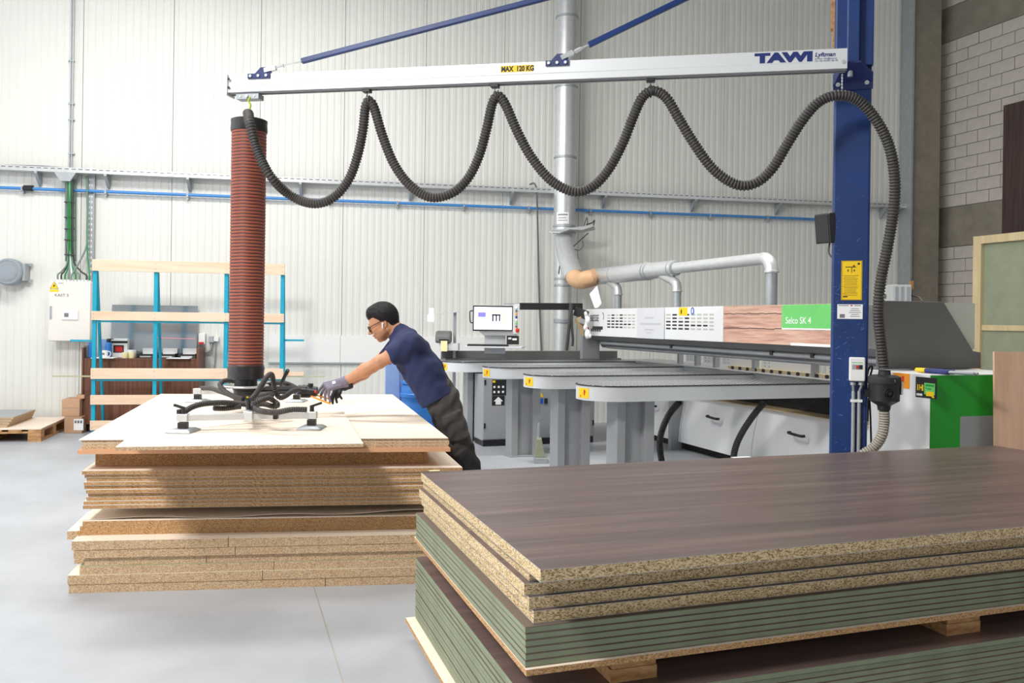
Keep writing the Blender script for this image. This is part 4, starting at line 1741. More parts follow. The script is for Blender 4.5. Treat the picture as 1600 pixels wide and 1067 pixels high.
# hanger at the top
b = MB()
p = arm(391, 0)
b.obox(p - au * (AH / 2 + .03), .17, .075, .035, ad, au)
b.obox(p - au * (AH / 2 + .010), .10, .04, .02, ad, au)
hgp = b.build('hanger_plate', M_galvd, lift)
b = MB()
for q in (-.075, .075):
    c_ = p - au * (AH / 2 + .03) + ad * q * .7 + an * .0375
    b.cyl(c_, c_ + an * .004, .008, 8)
b.cyl(p - au * (AH / 2 + .03) + an * .0375, p - au * (AH / 2 + .03) + an * .05, .011, 8)
b.build('bolt', M_galv, hgp)
zh = (p - au * (AH / 2 + .045)).z
b = MB()
b.tube(smooth_path([(cX + .005, cY, zh), (cX - .008, cY, zh - .03), (cX + .006, cY, zh - .055), (cX, cY, zh - .09)], 5), .007, 8)
b.build('hook', mat('hook_lime', S(190, 205, 60), .5), lift, smooth=True)
b = MB()
b.lathe([(.03, zT + .012), (.032, zT + .03), (.03, zT + .06), (.022, zT + .075), (.012, zT + .085)], c=(cX, cY, 0), seg=20)
b.build('top_elbow', M_galv, lift, smooth=True)
# suction frame
pads = [G(286, 674, PZ + .02), G(487, 669, PZ + .02), G(309, 627, PZ + .02), G(463.5, 627, PZ + .02)]
zbar = .925
pt = PZ + .0185
fr = []
for (i, j) in ((0, 1), (2, 3)):
    A_, B_ = pads[i].copy(), pads[j].copy()
    A_.z = B_.z = zbar
    d_ = (B_ - A_).normalized()
    b = MB()
    b.beam(A_ - d_ * .02, B_ + d_ * .03, .036, .036)
    b.build('crossbar', M_galv, lift, bevel=.003)
    fr.append((A_ + B_) / 2)
b = MB()
b.beam(fr[0], fr[1], .04, .04)
b.build('main_bar', M_galv, lift, bevel=.003)
b = MB()
b.obox(fr[0] + Vector((0, 0, .0)), .055, .05, .062)
b.obox(fr[0] + Vector((0, 0, .05)), .02, .02, .05)
b.build('clamp', M_galv, lift, bevel=.004)
b = MB()
b.cyl((cX, cY, .90), (cX, cY, zd - .028), .045, 16)
b.build('neck', M_black, lift, smooth=True)
b = MB()
b.cyl(fr[0] + Vector((0, -.01, .04)), fr[0] + Vector((0, -.01, .10)), .012, 10)
b.obox(fr[0] + Vector((0.01, -.01, .10)), .05, .015, .016)
b.build('clamp_lever', M_black, lift)
for i, p in enumerate(pads):
    b = MB()
    w2, d2 = .072, .085
    w3, d3 = .05, .06
    q = [(-1, -1), (1, -1), (1, 1), (-1, 1)]
    b.hexa([(p.x + a * w2, p.y + c * d2, pt) for a, c in q] + [(p.x + a * w2, p.y + c * d2, pt + .008) for a, c in q])
    b.hexa([(p.x + a * w2 * .98, p.y + c * d2 * .98, pt + .008) for a, c in q] + [(p.x + a * w3, p.y + c * d3, pt + .02) for a, c in q])
    foot = b.build('suction_foot', M_rub if False else M_galvd, lift, bevel=.004)
    b = MB()
    b.cyl((p.x, p.y, pt + .018), (p.x, p.y, zbar - .018), .016, 12)
    b.obox((p.x, p.y, pt + .038), .05, .045, .034)
    b.build('foot_joint', M_black, foot, bevel=.003)
    b = MB()
    b.obox((p.x, p.y, zbar), .062, .044, .044)
    b.build('bar_sleeve', M_galv, foot, bevel=.003)
for (i, tip) in ((1, (502, 636)), (0, (281, 647))):
    b = MB()
    p = pads[i]
    b.cyl((p.x, p.y, zbar + .018), (p.x, p.y, zbar + .055), .013, 10)
    b.obox((p.x + (.025 if i else -.02), p.y, zbar + .062), .07, .016, .014, (1, 0, .35 if i else -.3))
    b.build('clamp_lever', M_black, lift)
# air hoses of the lifter
zz = None


def lp(px, py, D):
    return P(px, py, D)


hoses = [
    [lp(386, 632, 5.15), lp(370, 630.5, 5.1), lp(345, 629, 5.0), lp(318, 631, 4.92), lp(300, 636, 4.86), lp(288, 644, 4.80), lp(283, 651, 4.78)],
    [lp(388, 631, 5.0), lp(396, 637, 4.9), lp(410, 642.5, 4.80), lp(432, 644, 4.76), lp(455, 640, 4.76), lp(480, 640, 4.78)],
    [lp(380, 624, 5.45), lp(366, 620, 5.5), lp(352, 612, 5.6), lp(344, 602, 5.7), lp(349, 595.5, 5.8), lp(360, 594.5, 5.9), lp(372, 598, 5.95)],
    [lp(374, 622, 5.7), lp(345, 612, 6.0), lp(330, 607, 6.3), lp(315, 607, 6.5), lp(307, 613, 6.6), lp(306, 620, 6.62)],
    [lp(386, 628, 5.2), lp(396, 620, 5.2), lp(407, 605, 5.25), lp(417, 589, 5.3), lp(424, 585, 5.35), lp(427, 596, 5.4), lp(430, 611, 5.4), lp(437, 621, 5.4), lp(447, 618, 5.45),
     lp(458, 610, 5.5), lp(468, 609, 5.55)],
    [lp(386, 634, 5.1), lp(402, 628, 5.1), lp(418, 622, 5.15), lp(426, 625, 5.2), lp(434, 632, 5.2), lp(428, 635, 5.2), lp(410, 631, 5.22), lp(392, 634, 5.25)],
    [lp(334, 637.5, 5.0), lp(352, 638, 5.05), lp(376, 635, 5.1)],
    [lp(398, 618, 5.5), lp(412, 616, 5.4), lp(425, 616, 5.35), lp(418, 622, 5.3), lp(398, 626, 5.3)],
    [lp(404, 604, 5.9), lp(425, 600, 5.9), lp(440, 598, 5.85), lp(452, 601, 5.8), lp(462, 606, 5.75)],
]
for k, h_ in enumerate(hoses):
    b = MB()
    ribbed(b, h_, .0178, .012, .0028, 10)
    b.build('air_hose', [M_hose, M_hosed], lift, smooth=True)
for (x, y, D_, w, h) in ((281, 646, 4.78, 6, 12), (431, 648, 4.84, 6, 14)):
    p = lp(x, y, D_)
    b = MB()
    b.obox(p, .024, .044, .05)
    b.build('hose_clip', M_black, lift, bevel=.004)
# handle bar and controller
HD = 5.62
b = MB()
b.cyl((cX + .06, cY, zr - .02), lp(470, 607, HD), .018, 12)
b.cyl((cX + .06, cY, zr - .05), lp(462, 612, HD), .014, 12)
b.build('control_bar', M_black, lift, smooth=True)
b = MB()
A_, B_ = lp(466, 609, HD), lp(495, 612, HD)
d_ = (B_ - A_).normalized()
b.cyl(A_, B_, .034, 16)
b.cyl(A_ + d_ * .03, A_ + d_ * .06, .038, 16)
b.cyl(lp(485, 605, HD), lp(485.5, 599, HD), .018, 12)
b.obox(lp(478, 619, HD), .06, .05, .016)
b.build('controller', M_black, lift, smooth=True)
b = MB()
b.ell(lp(464.5, 611, HD - .04), .011, .011, .016)
b.build('blue_knob', M_binb, lift, smooth=True)
b = MB()
b.ell(lp(493, 612, HD - .03), .01, .008, .01)
b.build('red_button', M_red, lift, smooth=True)
for (x0_, y0_, x1_, y1_, dd) in ((486, 619, 516.5, 631, -.045), (488, 615, 516, 624, .05)):
    b = MB()
    b.beam(lp(x0_, y0_, HD + dd), lp(x1_, y1_, HD + dd), .022, .009)
    b.build('operating_lever', M_ora, lift, bevel=.003)
b = MB()
b.tube(smooth_path([lp(439, 604, 5.8), lp(442, 594, 5.75), lp(447, 584, 5.72), lp(450, 578, 5.7)], 5), [.012] * 10 + [.014] * 5 + [.012], 10)
b.build('swivel_grip', M_black, lift, smooth=True)

# ---------------------------------------------------------------- main vacuum hose


def hz(px):
    """depth of the hose: follows the arm"""
    if px < 1300:
        t = max(0, min(1, (px - 388) / (1310 - 388)))
        return (1 / ((1 - t) / 5.74 + t / 5.02))
    return 5.02


hp = [(387, 176), (391, 195), (404, 240), (424, 277), (455, 306), (490, 318), (520, 309), (545, 280), (559, 242), (567, 203), (571, 168), (577, 158), (585, 170), (597, 210),
      (615, 255), (640, 289), (672, 308), (705, 302), (730, 280), (748, 245), (760, 203), (769, 163), (778, 150), (790, 164), (808, 205), (830, 245), (860, 281), (895, 299), (925, 292),
      (950, 266), (972, 226), (990, 181), (1004, 152), (1021, 142), (1041, 153), (1060, 184), (1085, 225), (1115, 265), (1150, 288), (1180, 286), (1206, 264), (1230, 225), (1255, 186),
      (1281, 158), (1311, 149), (1342, 158), (1370, 189), (1390, 231), (1398, 280), (1396, 330), (1386, 390), (1376, 440), (1372, 490), (1377, 540), (1381, 576)]
pts = []
for (x, y) in hp:
    D_ = hz(x)
    if x > 1300 and y > 160:
        D_ = 5.02 + min(.06, (y - 160) / 400 * .06)
    if 400 <= x < 430:
        D_ = 5.56
    if x < 400:
        D_ = 5.55 if y > 190 else 5.66
    pts.append(P(x, y, D_))
vh = thing('vacuum_hose', 'long dark grey corrugated hose hanging in loops below the white jib arm', 'hose', pts[-1])
b = MB()
ribbed(b, pts, .0335, .019, .006, 14)
b.build('hose', [M_hose, M_hosed], vh, smooth=True, angle=1.3)
for (x, y) in ((1376.5, 463),):
    p = P(x - 2, y, 5.08)
    b = MB()
    b.lathe([(.036, -.014), (.038, -.01), (.038, .01), (.036, .014)], c=p, seg=18)
    b.build('hose_clamp', M_galvd, vh, smooth=True)
for (x, y) in ((577, 158), (778, 150), (1017, 143)):
    p = P(x, y, hz(x))
    b = MB()
    ring = [p + Vector((0, math.cos(t) * .036, math.sin(t) * .036)) for t in np.linspace(0, 2 * math.pi, 17)]
    b.tube(ring, .004, 6, caps=False)
    b.build('sling', M_cabd, vh, smooth=True)

# dust filter below the hose
fp = P(1381.5, 612, 5.10)
df = thing('dust_filter', 'black bucket-shaped dust filter under the grey hose beside the blue column', 'filter', P(1381.5, 645, 5.10))
k_ = 5.10 / 1300
zt1, zb1 = P(1381.5, 586, 5.1).z, P(1381.5, 641, 5.1).z
hh = zt1 - zb1
b = MB()
b.lathe([(.035, zb1), (.04, zb1 + .03), (.088, zb1 + .06), (.09, zb1 + .15), (.092, zb1 + hh - .05), (.086, zb1 + hh - .045)], c=(fp.x, fp.y, 0), seg=28)
b.build('bowl', M_black, df, smooth=True)
b = MB()
b.lathe([(.094, zb1 + hh - .052), (.097, zb1 + hh - .045), (.094, zb1 + hh - .01), (.07, zb1 + hh), (.036, zb1 + hh + .004), (.034, zb1 + hh + .03), (0, zb1 + hh + .03)], c=(fp.x, fp.y, 0), seg=28)
b.build('lid', M_rub, df, smooth=True)
b = MB()
for r in (.03, .018):
    ring = [(fp.x + r * math.cos(t) - .01, fp.y - .091, zb1 + .11 + r * math.sin(t)) for t in np.linspace(0, 2 * math.pi, 17)]
    b.tube(ring, .004, 6, caps=False)
b.lathe([(.014, 0), (.012, .012)], c=(fp.x - .01, fp.y - .089, zb1 + .11), seg=12, axis='y')
b.build('dial', M_black, df, smooth=True)
b = MB()
b.obox((fp.x + .085, fp.y - .045, zb1 + .14), .01, .02, .08)
b.build('latch', M_galv, df)
b = MB()
b.obox((fp.x - .02 + .03, fp.y - .09, zb1 + hh - .03), .03, .006, .014)
b.build('badge', M_galvd, df)
b = MB()
b.beam((fp.x - .09, fp.y, zb1 + .1), K(1352, 610, -.06), .04, .04)
b.build('bracket', M_black, df)
b = MB()
ribbed(b, [P(1381.5, 642, 5.1), P(1381.5, 660, 5.1), P(1378, 680, 5.1), P(1366, 698, 5.12), P(1346, 712, 5.14), P(1330, 730, 5.14)], .0325, .016, .003, 14)
tag(b.build('return_hose', [M_hoseb, M_hose], smooth=True, angle=1.3), 'beige corrugated hose curving down from the black dust filter', 'hose')
b = MB()
b.tube(smooth_path([P(1354, 590, 5.3), P(1358, 575, 5.3), P(1363, 574, 5.3), P(1358, 600, 5.3), P(1360, 650, 5.3), P(1362, 720, 5.3)], 6), .006, 6)
tag(b.build('power_cable', M_cabd, smooth=True), 'thin black cable hanging between the blue column and the dust filter', 'cable')

# ================================================================ PANEL SAW (local x = into the machine, local y = away along the beam)
SA = Vector((-.79, 10.0, 0))
SYAW = math.radians(19.4)
Sx = Vector((math.cos(SYAW), math.sin(SYAW), 0))
Sy = Vector((-math.sin(SYAW), math.cos(SYAW), 0))


def sl_(p):
    d = Vector(p) - SA
    return Vector((d.dot(Sx), d.dot(Sy), p[2]))


def SP(px, py, s):
    """local point where the pixel ray meets the plane x = s"""
    return sl_(plane_hit(px, py, SA + Sx * s, Sx))


def SQ(px, py, t):
    return sl_(plane_hit(px, py, SA - Sy * t, Sy))


saw = thing('panel_saw', 'large white and grey beam panel saw with four finger tables behind the man', 'panel saw', SA, SYAW)
TW = .56
fing = [(0.0, .03), (1.2, .19), (2.55, .18), (3.80, .18)]
M_saws = mat('saw_light_grey', S(214, 216, 218), .4, var=.02, scale=4)
fparts = []
for k, (tn, se) in enumerate(fing):
    tc_ = tn - TW / 2
    r = TW / 2
    xe = 2.55
    arc = [(se + r + r * math.cos(a), -tc_ + r * math.sin(a)) for a in np.linspace(math.pi / 2, 3 * math.pi / 2, 22)]
    poly = arc + [(xe, -tc_ - r), (xe, -tc_ + r)]
    b = MB()
    b.prism([(x, y, .878) for x, y in poly], (0, 0, .115))
    fo = b.build('finger_table', M_saws, saw, world=False, smooth=True, angle=.5)
    fparts.append(fo)
    r2 = r + .006
    arc2 = [(se + r + r2 * math.cos(a), -tc_ + r2 * math.sin(a)) for a in np.linspace(math.pi / 2, 3 * math.pi / 2, 22)]
    b = MB()
    b.prism([(x, y, .9935) for x, y in arc2 + [(xe, -tc_ - r2), (xe, -tc_ + r2)]], (0, 0, .006))
    b.build('edge_band', M_black, fo, world=False)
    r3 = r - .012
    arc3 = [(se + r + r3 * math.cos(a), -tc_ + r3 * math.sin(a)) for a in np.linspace(math.pi / 2, 3 * math.pi / 2, 22)]
    b = MB()
    b.prism([(x, y, .9997) for x, y in arc3 + [(xe, -tc_ - r3), (xe, -tc_ + r3)]], (0, 0, .003))
    b.build('dotted_top', M_tabletop, fo, world=False)
    # sticker round the end
    b = MB()
    rr = r + .0015
    angs = np.linspace(math.radians(180), math.radians(207), 9)
    vs_ = []
    for a in angs:
        for z in (.895, .975):
            vs_.append((se + r + rr * math.cos(a), -tc_ + rr * math.sin(a), z))
    b.add(vs_, [(2 * i, 2 * i + 2, 2 * i + 3, 2 * i + 1) for i in range(8)])
    b.build('warning_sticker', M_yel, fo, world=False, smooth=True)
    b = MB()
    for (a, z, w_, h_) in ((197, .94, .012, .045), (198, .945, .018, .02), (187, .91, .012, .015)):
        a = math.radians(a)
        c_ = (se + r + (rr + .001) * math.cos(a), -tc_ + (rr + .001) * math.sin(a), z)
        b.obox(c_, w_, .001, h_, (-math.sin(a), math.cos(a), 0))
    b.build('sticker_print', M_red, fo, world=False)['kind'] = 'stuff'
    # leg: folded steel channel
    b = MB()
    x0_ = se + .30
    b.bx(x0_, x0_ + .075, -tc_ - .10, -tc_ + .10, 0, .878)
    b.bx(x0_ + .25, x0_ + .34, -tc_ - .10, -tc_ + .10, 0, .878)
    b.bx(x0_ + .07, x0_ + .26, -tc_ - .04, -tc_ + .0, 0, .878)
    b.bx(x0_ - .02, x0_ + .36, -tc_ - .11, -tc_ + .11, 0, .012)
    b.build('leg', M_sawg, fo, world=False, bevel=.004)

# main table behind the fingers and rear fence
b = MB()
b.bx(2.55, 3.3, -4.95, .75, .90, .999)
b.build('main_table', M_sawg, saw, world=False, bevel=.004)
b = MB()
A_, B_ = SQ(690, 548, -.62), SQ(690, 559.5, -.62)
b.bx(A_.x, 2.6, .62, .66, B_.z, A_.z)
b.bx(A_.x + .02, 2.6, .5, .75, B_.z - .03, B_.z)
b.build('rear_fence', M_sawd, saw, world=False, bevel=.004)
b = MB()
b.bx(A_.x + .35, A_.x + .45, .58, .68, 0, B_.z - .03)
b.bx(A_.x + 1.9, A_.x + 2.0, .58, .68, 0, B_.z - .03)
b.build('fence_post', M_sawg, saw, world=False)
# beam
SB = 1.9


def tpx(px):
    return -SP(px, 500, SB).y


tf = tpx(916)
te = 5.02
prof = [(1.935, 1.655), (2.38, 1.672), (2.68, 1.33), (2.7, 1.20), (2.25, 1.165), (2.12, 1.185), (2.07, 1.26), (1.98, 1.285), (1.935, 1.335)]
b = MB()
b.prism([(x, -te, z) for x, z in prof], (0, te - tf - .02, 0))
beam = b.build('pressure_beam', M_sawd, saw, world=False)
b = MB()
for (x, z, r) in ((2.05, 1.245, .022), (2.13, 1.195, .02)):
    b.cyl((x, -te + .02, z), (x, -tf - .15, z), r, 12)
b.build('front_rollers', M_sawg, beam, world=False, smooth=True)
b = MB()
for px in (1033, 1187, 1250):
    t = tpx(px)
    b.bx(2.02, 2.05, -t - .02, -t + .02, 1.235, 1.27)
b.build('beam_notch', M_black, beam, world=False)
zb_, zt_ = 1.335, 1.672


def fpanel(name, px0, px1, m, z0=zb_, z1=zt_, s0=SB, th=.034, parent=None):
    b = MB()
    b.bx(s0, s0 + th, -tpx(px1), -tpx(px0), z0, z1)
    return b.build(name, m, parent or beam, world=False, bevel=.0015)


pw1 = fpanel('white_cover', 916, 1038.0, M_saww)
fpanel('notice_plate', 995.5, 1038, mat('notice_silver', S(222, 223, 227), .4, .1, var=.02), z0=zb_ - .002, s0=SB - .004, th=.005)
pw2 = fpanel('white_cover', 1039, 1130, M_saww)
pw3 = fpanel('printed_cover', 1130.2, 1346, M_rust)
pg = fpanel('green_panel', 1222, 1346, M_lgreen, z0=1.478, z1=zt_ - .002, s0=SB - .003, th=.004)
fpanel('white_rule', 1222, 1346, M_white, z0=1.464, z1=1.478, s0=SB - .003, th=.004)
fpanel('white_rule', 1236, 1346, M_white, z0=zb_ - .002, z1=zb_ + .02, s0=SB - .003, th=.004)
# plank gaps in the print
b = MB()
for z in (1.60, 1.468):
    t0_, t1_ = tpx(1131), tpx(1345) if z < 1.5 else tpx(1221)
    n_ = 14
    for q in range(n_):
        ta, tb = t0_ + (t1_ - t0_) * q / n_, t0_ + (t1_ - t0_) * (q + 1) / n_
        b.bx(SB - .001, SB, -tb, -ta, z - .004 + .003 * math.sin(q * 2.3), z + .003 + .003 * math.sin(q * 2.3))
b.build('plank_gap_print', mat('plank_gap', S(84, 58, 52), .6), pw3, world=False)
XD, UP = (0, -1, 0), (0, 0, 1)
text('lettering', 'Selco SK 4', .078, M_wtxt, pg, (SB - .0045, -tpx(1228), 1.515), XD, UP, bold=.0006, sx=.95, world=False)
text('lettering', 'BIESSE', .115, M_ink, pw1, (SB - .002, -tpx(922.5), 1.52), XD, UP, bold=.0012, sx=.80, world=False)
b = MB()
for q in range(5):
    a = math.radians(70 - q * 25)
    c_ = (SB - .0015, -tpx(941) - .05 * math.cos(a) * .8, 1.575 + .05 * math.sin(a))
    b.obox(c_, .001, .012, .02, (1, 0, 0), (0, math.sin(a), math.cos(a)))
b.build('emblem_dots', M_ink, pw1, world=False)
b = MB()
b.bx(SB - .003, SB, -tpx(942), -tpx(926), 1.415, 1.455)
for q in range(5):
    b.bx(SB - .008, SB, -tpx(926 + q * 3.2), -tpx(924.5 + q * 3.2), 1.39, 1.425)
b.build('switch_strip', M_black, pw1, world=False)
b = MB()
b.cyl((SB - .03, -tpx(919), 1.42), (SB, -tpx(919), 1.42), .022, 14)
b.build('emergency_button', M_red, pw1, world=False, smooth=True)
# ventilation slots
for (xa_, xb_, par, cols) in ((949, 994, pw1, 7), (1041, 1118, pw2, 8)):
    b = MB()
    rnd = random.Random(int(xa_))
    for r_ in range(5):
        for q in range(cols):
            w_ = (xb_ - xa_) / cols
            dark = (q / cols < .45 and not (q in (0, 2) and r_ < 2)) or (r_ == 3 and rnd.random() < .6)
            b.bx(SB - .0008, SB, -tpx(xa_ + (q + .72) * w_), -tpx(xa_ + q * w_), 1.585 - r_ * .036, 1.602 - r_ * .036, 0 if dark else 1)
    b.build('vent_slots', [M_slot, mat('slot_through', S(186, 188, 176), .6)], par, world=False)
b = MB()
b.bx(SB - .0015, SB, -tpx(1074), -tpx(1060.5), 1.585, 1.668)
b.build('warning_sticker', M_yel, pw2, world=False)
b = MB()
b.lathe([(.026, 0), (.026, .001)], c=(0, 0, 0), seg=16, axis='x')
b.v = [(SB - .0015 + v[0] * 0, -tpx(1064.5) + v[1] * .5, 1.625 + v[2]) for v in b.v]
b.build('sticker_print', M_ink, pw2, world=False)
b = MB()
b.add([(SB - .0016, -tpx(1082) + .032 * math.cos(a), 1.63 + .038 * math.sin(a)) for a in np.linspace(0, 2 * math.pi, 17)[:-1]], [tuple(range(16))])
b.build('blue_sign', M_navy if False else mat('sign_blue', S(30, 90, 190), .5), pw2, world=False)
b = MB()
b.add([(SB - .0024, -tpx(1082) + .014 * math.cos(a), 1.63 + .024 * math.sin(a)) for a in np.linspace(0, 2 * math.pi, 17)[:-1]], [tuple(range(16))])
b.build('blue_sign_figure', M_wtxt, pw2, world=False)
for q, px in enumerate((997, 1022)):
    pass
for (pa_, pb_, z_, h_) in ((1008, 1022, 1.562, .008), (1001, 1033, 1.495, .012), (1008, 1022, 1.432, .008), (1011, 1018, 1.395, .006)):
    fpanel('faint_print', pa_, pb_, mat('faint_grey', S(196, 197, 200), .4), z0=z_ - h_, z1=z_ + h_, s0=SB - .0048, th=.0006)
# end hood (profile of the beam)
b = MB()
hp_ = [SQ(1379, 470, 5.03), SQ(1466, 472, 5.03), SQ(1512, 548, 5.03), SQ(1524, 550, 5.03), SQ(1524, 577, 5.03), SQ(1362, 577, 5.03)]
hp2 = [(1.76, hp_[0].z), (hp_[1].x, hp_[1].z), (hp_[2].x, hp_[2].z), (hp_[3].x, hp_[3].z), (hp_[4].x, 1.203), (1.78, 1.203)]
b.prism([(x, -5.08, z) for x, z in hp2], (0, .05, 0))
b.build('end_hood', mat('hood_grey', S(112, 112, 110), .5, var=.03), saw, world=False, bevel=.006)
b = MB()
q0, q1 = SQ(1466, 473, 4.98), SQ(1523.5, 474, 4.98)
b.prism([(q0.x - .05, -4.98, q0.z), (q1.x, -4.98, q1.z), (q1.x, -4.98, 1.34), (hp_[2].x - .02, -4.98, 1.34)], (0, .006, 0))
b.build('guard_screen', mat('screen_greygreen', S(215, 222, 208), .3, var=.02), saw, world=False)
# near end block: white with green corner
b = MB()
b.bx(1.66, 2.62, -5.62, -5.1, .02, 1.20)
blk = b.build('end_block', M_saww, saw, world=False, bevel=.004)
e0 = 5.6205


def eq(px, py):
    p = SQ(px, py, e0 + .001)
    return (p.x, -e0 - .0012, p.z)


b = MB()
x0_, x1_ = 1.663, 2.617
b.add([(x0_, -e0 - .0012, .03), (x0_ + .25, -e0 - .0012, .03), (x0_ + .25, -e0 - .0012, .93), (x1_, -e0 - .0012, .93), (x1_, -e0 - .0012, 1.195), (x0_, -e0 - .0012, 1.195)], [(0, 1, 2, 3, 4, 5)])
b.build('green_cover', M_green, blk, world=False)
b = MB()
b.add([(x0_ + .25, -e0 - .0012, .03), (x1_, -e0 - .0012, .03), (x1_, -e0 - .0012, .93), (x0_ + .25, -e0 - .0012, .93)], [(0, 1, 2, 3)])
b.build('grey_cover', M_sawg, blk, world=False)
XD2 = (0, -1, 0)


def blkpl(name, px0, py0, px1, py1, m, d=.001, parent=blk):
    A_, B_ = SP(px0, py1, 1.66 - d), SP(px1, py0, 1.66 - d)
    b = MB()
    b.bx(1.66 - d - .0005, 1.66 - d + .0005, min(A_.y, B_.y), max(A_.y, B_.y), min(A_.z, B_.z), max(A_.z, B_.z))
    return b.build(name, m, parent, world=False)


blkpl('warning_sticker', 1395, 584, 1421.5, 605, M_ora)
blkpl('sticker_print', 1409, 588, 1412.5, 597, M_red, .002)
bs = blkpl('black_sticker', 1430.5, 591, 1464, 620, M_ink)
blkpl('green_note', 1444, 599.5, 1461, 616, M_lgreen, .0025)
blkpl('yellow_note', 1447, 612.5, 1459, 618.5, M_yel, .0035)
for (x0_, y0_, x1_, y1_) in ((1433, 600.5, 1435, 609.5), (1436.3, 600.5, 1437.6, 609.5), (1440, 601, 1442.8, 610.3), (1437.6, 604, 1440, 606.5)):
    blkpl('yellow_emblem', x0_, y0_, x1_, y1_, M_yel, .0025)
blkpl('sticker_text', 1432, 615, 1441, 617.5, M_paper, .0025)
M_nt = mat('note_ink', S(30, 150, 60), .6)
for (x0_, y0_, x1_, y1_) in ((1446, 601.5, 1459.5, 603.2), (1446, 605.5, 1448, 607), (1449, 607, 1455, 608.4)):
    blkpl('note_scribble', x0_, y0_, x1_, y1_, M_nt, .0032)
blkpl('yellow_mark', 1456, 620, 1460, 621.5, M_yel, .0025)
# pliers on the block
pp = sl_(G(1438, 581, 1.2))
pl = thing('pliers', 'yellow and blue handled pliers lying on the white end block of the saw', 'pliers', plane_hit(1455, 581, SA + Sx * 1.75, Sx))
c0_ = plane_hit(1434, 581.0, SA + Sx * 1.80, Sx)
dirp = -Sy
for (a0_, a1_, mm, nm, r) in ((0, .08, M_yel, 'grip_end', .014), (.08, .27, M_navy, 'grip', .015), (.27, .45, M_galvd, 'jaw', .010)):
    b = MB()
    for sgn in (-1, 1):
        b.tube([Vector((c0_.x, c0_.y, 1.217)) + dirp * (a * 1.0) + Sx * (sgn * (.02 - .03 * abs(a - .27))) for a in (a0_, (a0_ + a1_) / 2, a1_)], r, 8)
    b.build(nm, mm, pl, smooth=True)
# base cabinet panels below the table
bs_ = [-.25, 1.05, 2.45, 3.85, 5.05]
for k in range(4):
    t0_, t1_ = bs_[k] + .006, bs_[k + 1] - .006
    b = MB()
    N_ = 8
    sec = [(2.60 + .10 * (1 - math.sin(math.pi * (.5 + .5 * i / N_))), .10 + .555 * i / N_) for i in range(N_ + 1)]
    b.prism([(x, -t1_, z) for x, z in sec] + [(2.95, -t1_, .655), (2.95, -t1_, .10)], (0, t1_ - t0_, 0))
    po = b.build('base_panel', M_saww, saw, world=False, smooth=True, angle=.6)
    tm = [.38, 1.76, 3.17, 4.5][k]
    b = MB()
    b.tube(smooth_path([(2.60, -tm + .1, .475), (2.565, -tm + .09, .475), (2.56, -tm, .47), (2.565, -tm - .09, .465), (2.60, -tm - .1, .465)], 4), .014, 8)
    b.build('handle', M_black, po, world=False, smooth=True)
    b = MB()
    b.bx(2.62, 2.95, -t1_, -t0_, .6555, .662)
    b.build('dust_ledge', M_dust, po, world=False)
b = MB()
b.bx(2.85, 3.2, -5.0, .3, .66, .898)  # near-black colour paints the shadow in the gap above the panels
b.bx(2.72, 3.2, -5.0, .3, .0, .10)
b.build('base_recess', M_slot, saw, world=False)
b = MB()
b.bx(2.50, 2.64, -1.02, -.95, 0, .9)
b.build('post', M_sawg, saw, world=False)
# small uprights, white plates and rollers between table and beam
for t in (.55, .95, 1.35, 2.1, 3.05, 3.9):
    b = MB()
    b.bx(2.86, 2.92, -t - .025, -t + .025, 1.0, 1.17)
    b.build('upright', M_sawg, saw, world=False)
for (t0_, t1_) in ((.6, .9), (1.0, 1.3), (1.4, 2.0), (2.15, 2.95), (3.15, 3.85), (3.95, 4.6)):
    b = MB()
    b.bx(2.94, 2.955, -t1_, -t0_, 1.035, 1.165)
    pl_ = b.build('clamp_plate', M_saws, saw, world=False)
    b = MB()
    for q in range(3):
        for tt in (t0_ + .05, t0_ + .12):
            b.cyl((2.938, -tt, 1.06 + q * .035), (2.94, -tt, 1.06 + q * .035), .006, 6)
    b.build('bolt_heads', M_black, pl_, world=False)['kind'] = 'stuff'
b = MB()
b.bx(2.88, 2.935, -4.8, -1.6, 1.0, 1.035)
tan_ = b.build('wood_fence', mat('beech_strip', S(206, 186, 150), .6, var=.06), saw, world=False)
b = MB()
for q in range(22):
    t = 1.7 + q * .14
    b.lathe([(.02, -.006), (.02, .006)], c=(2.872, -t, 1.016), seg=10, axis='x')
b.build('roller_row', M_black, saw, world=False)

# suction hoses under the fourth finger
for k, ppx in enumerate(([(1062, 628, 7.2), (1047, 645, 7.3), (1036, 668, 7.3), (1031, 690, 7.3), (1033, 715, 7.3), (1040, 745, 7.3)],
                         [(1195, 628, 7.1), (1178, 648, 7.1), (1160, 675, 7.1), (1149, 700, 7.1), (1145, 730, 7.1), (1146, 775, 7.1)])):
    b = MB()
    ribbed(b, [P(*q) for q in ppx], .03, .018, .004, 12)
    tag(b.build('suction_hose', [M_rub, M_hosed], smooth=True, angle=1.3), 'black corrugated suction hose under the nearest finger table, %s one' % ['left', 'right'][k], 'hose', 'suction hoses under the saw')

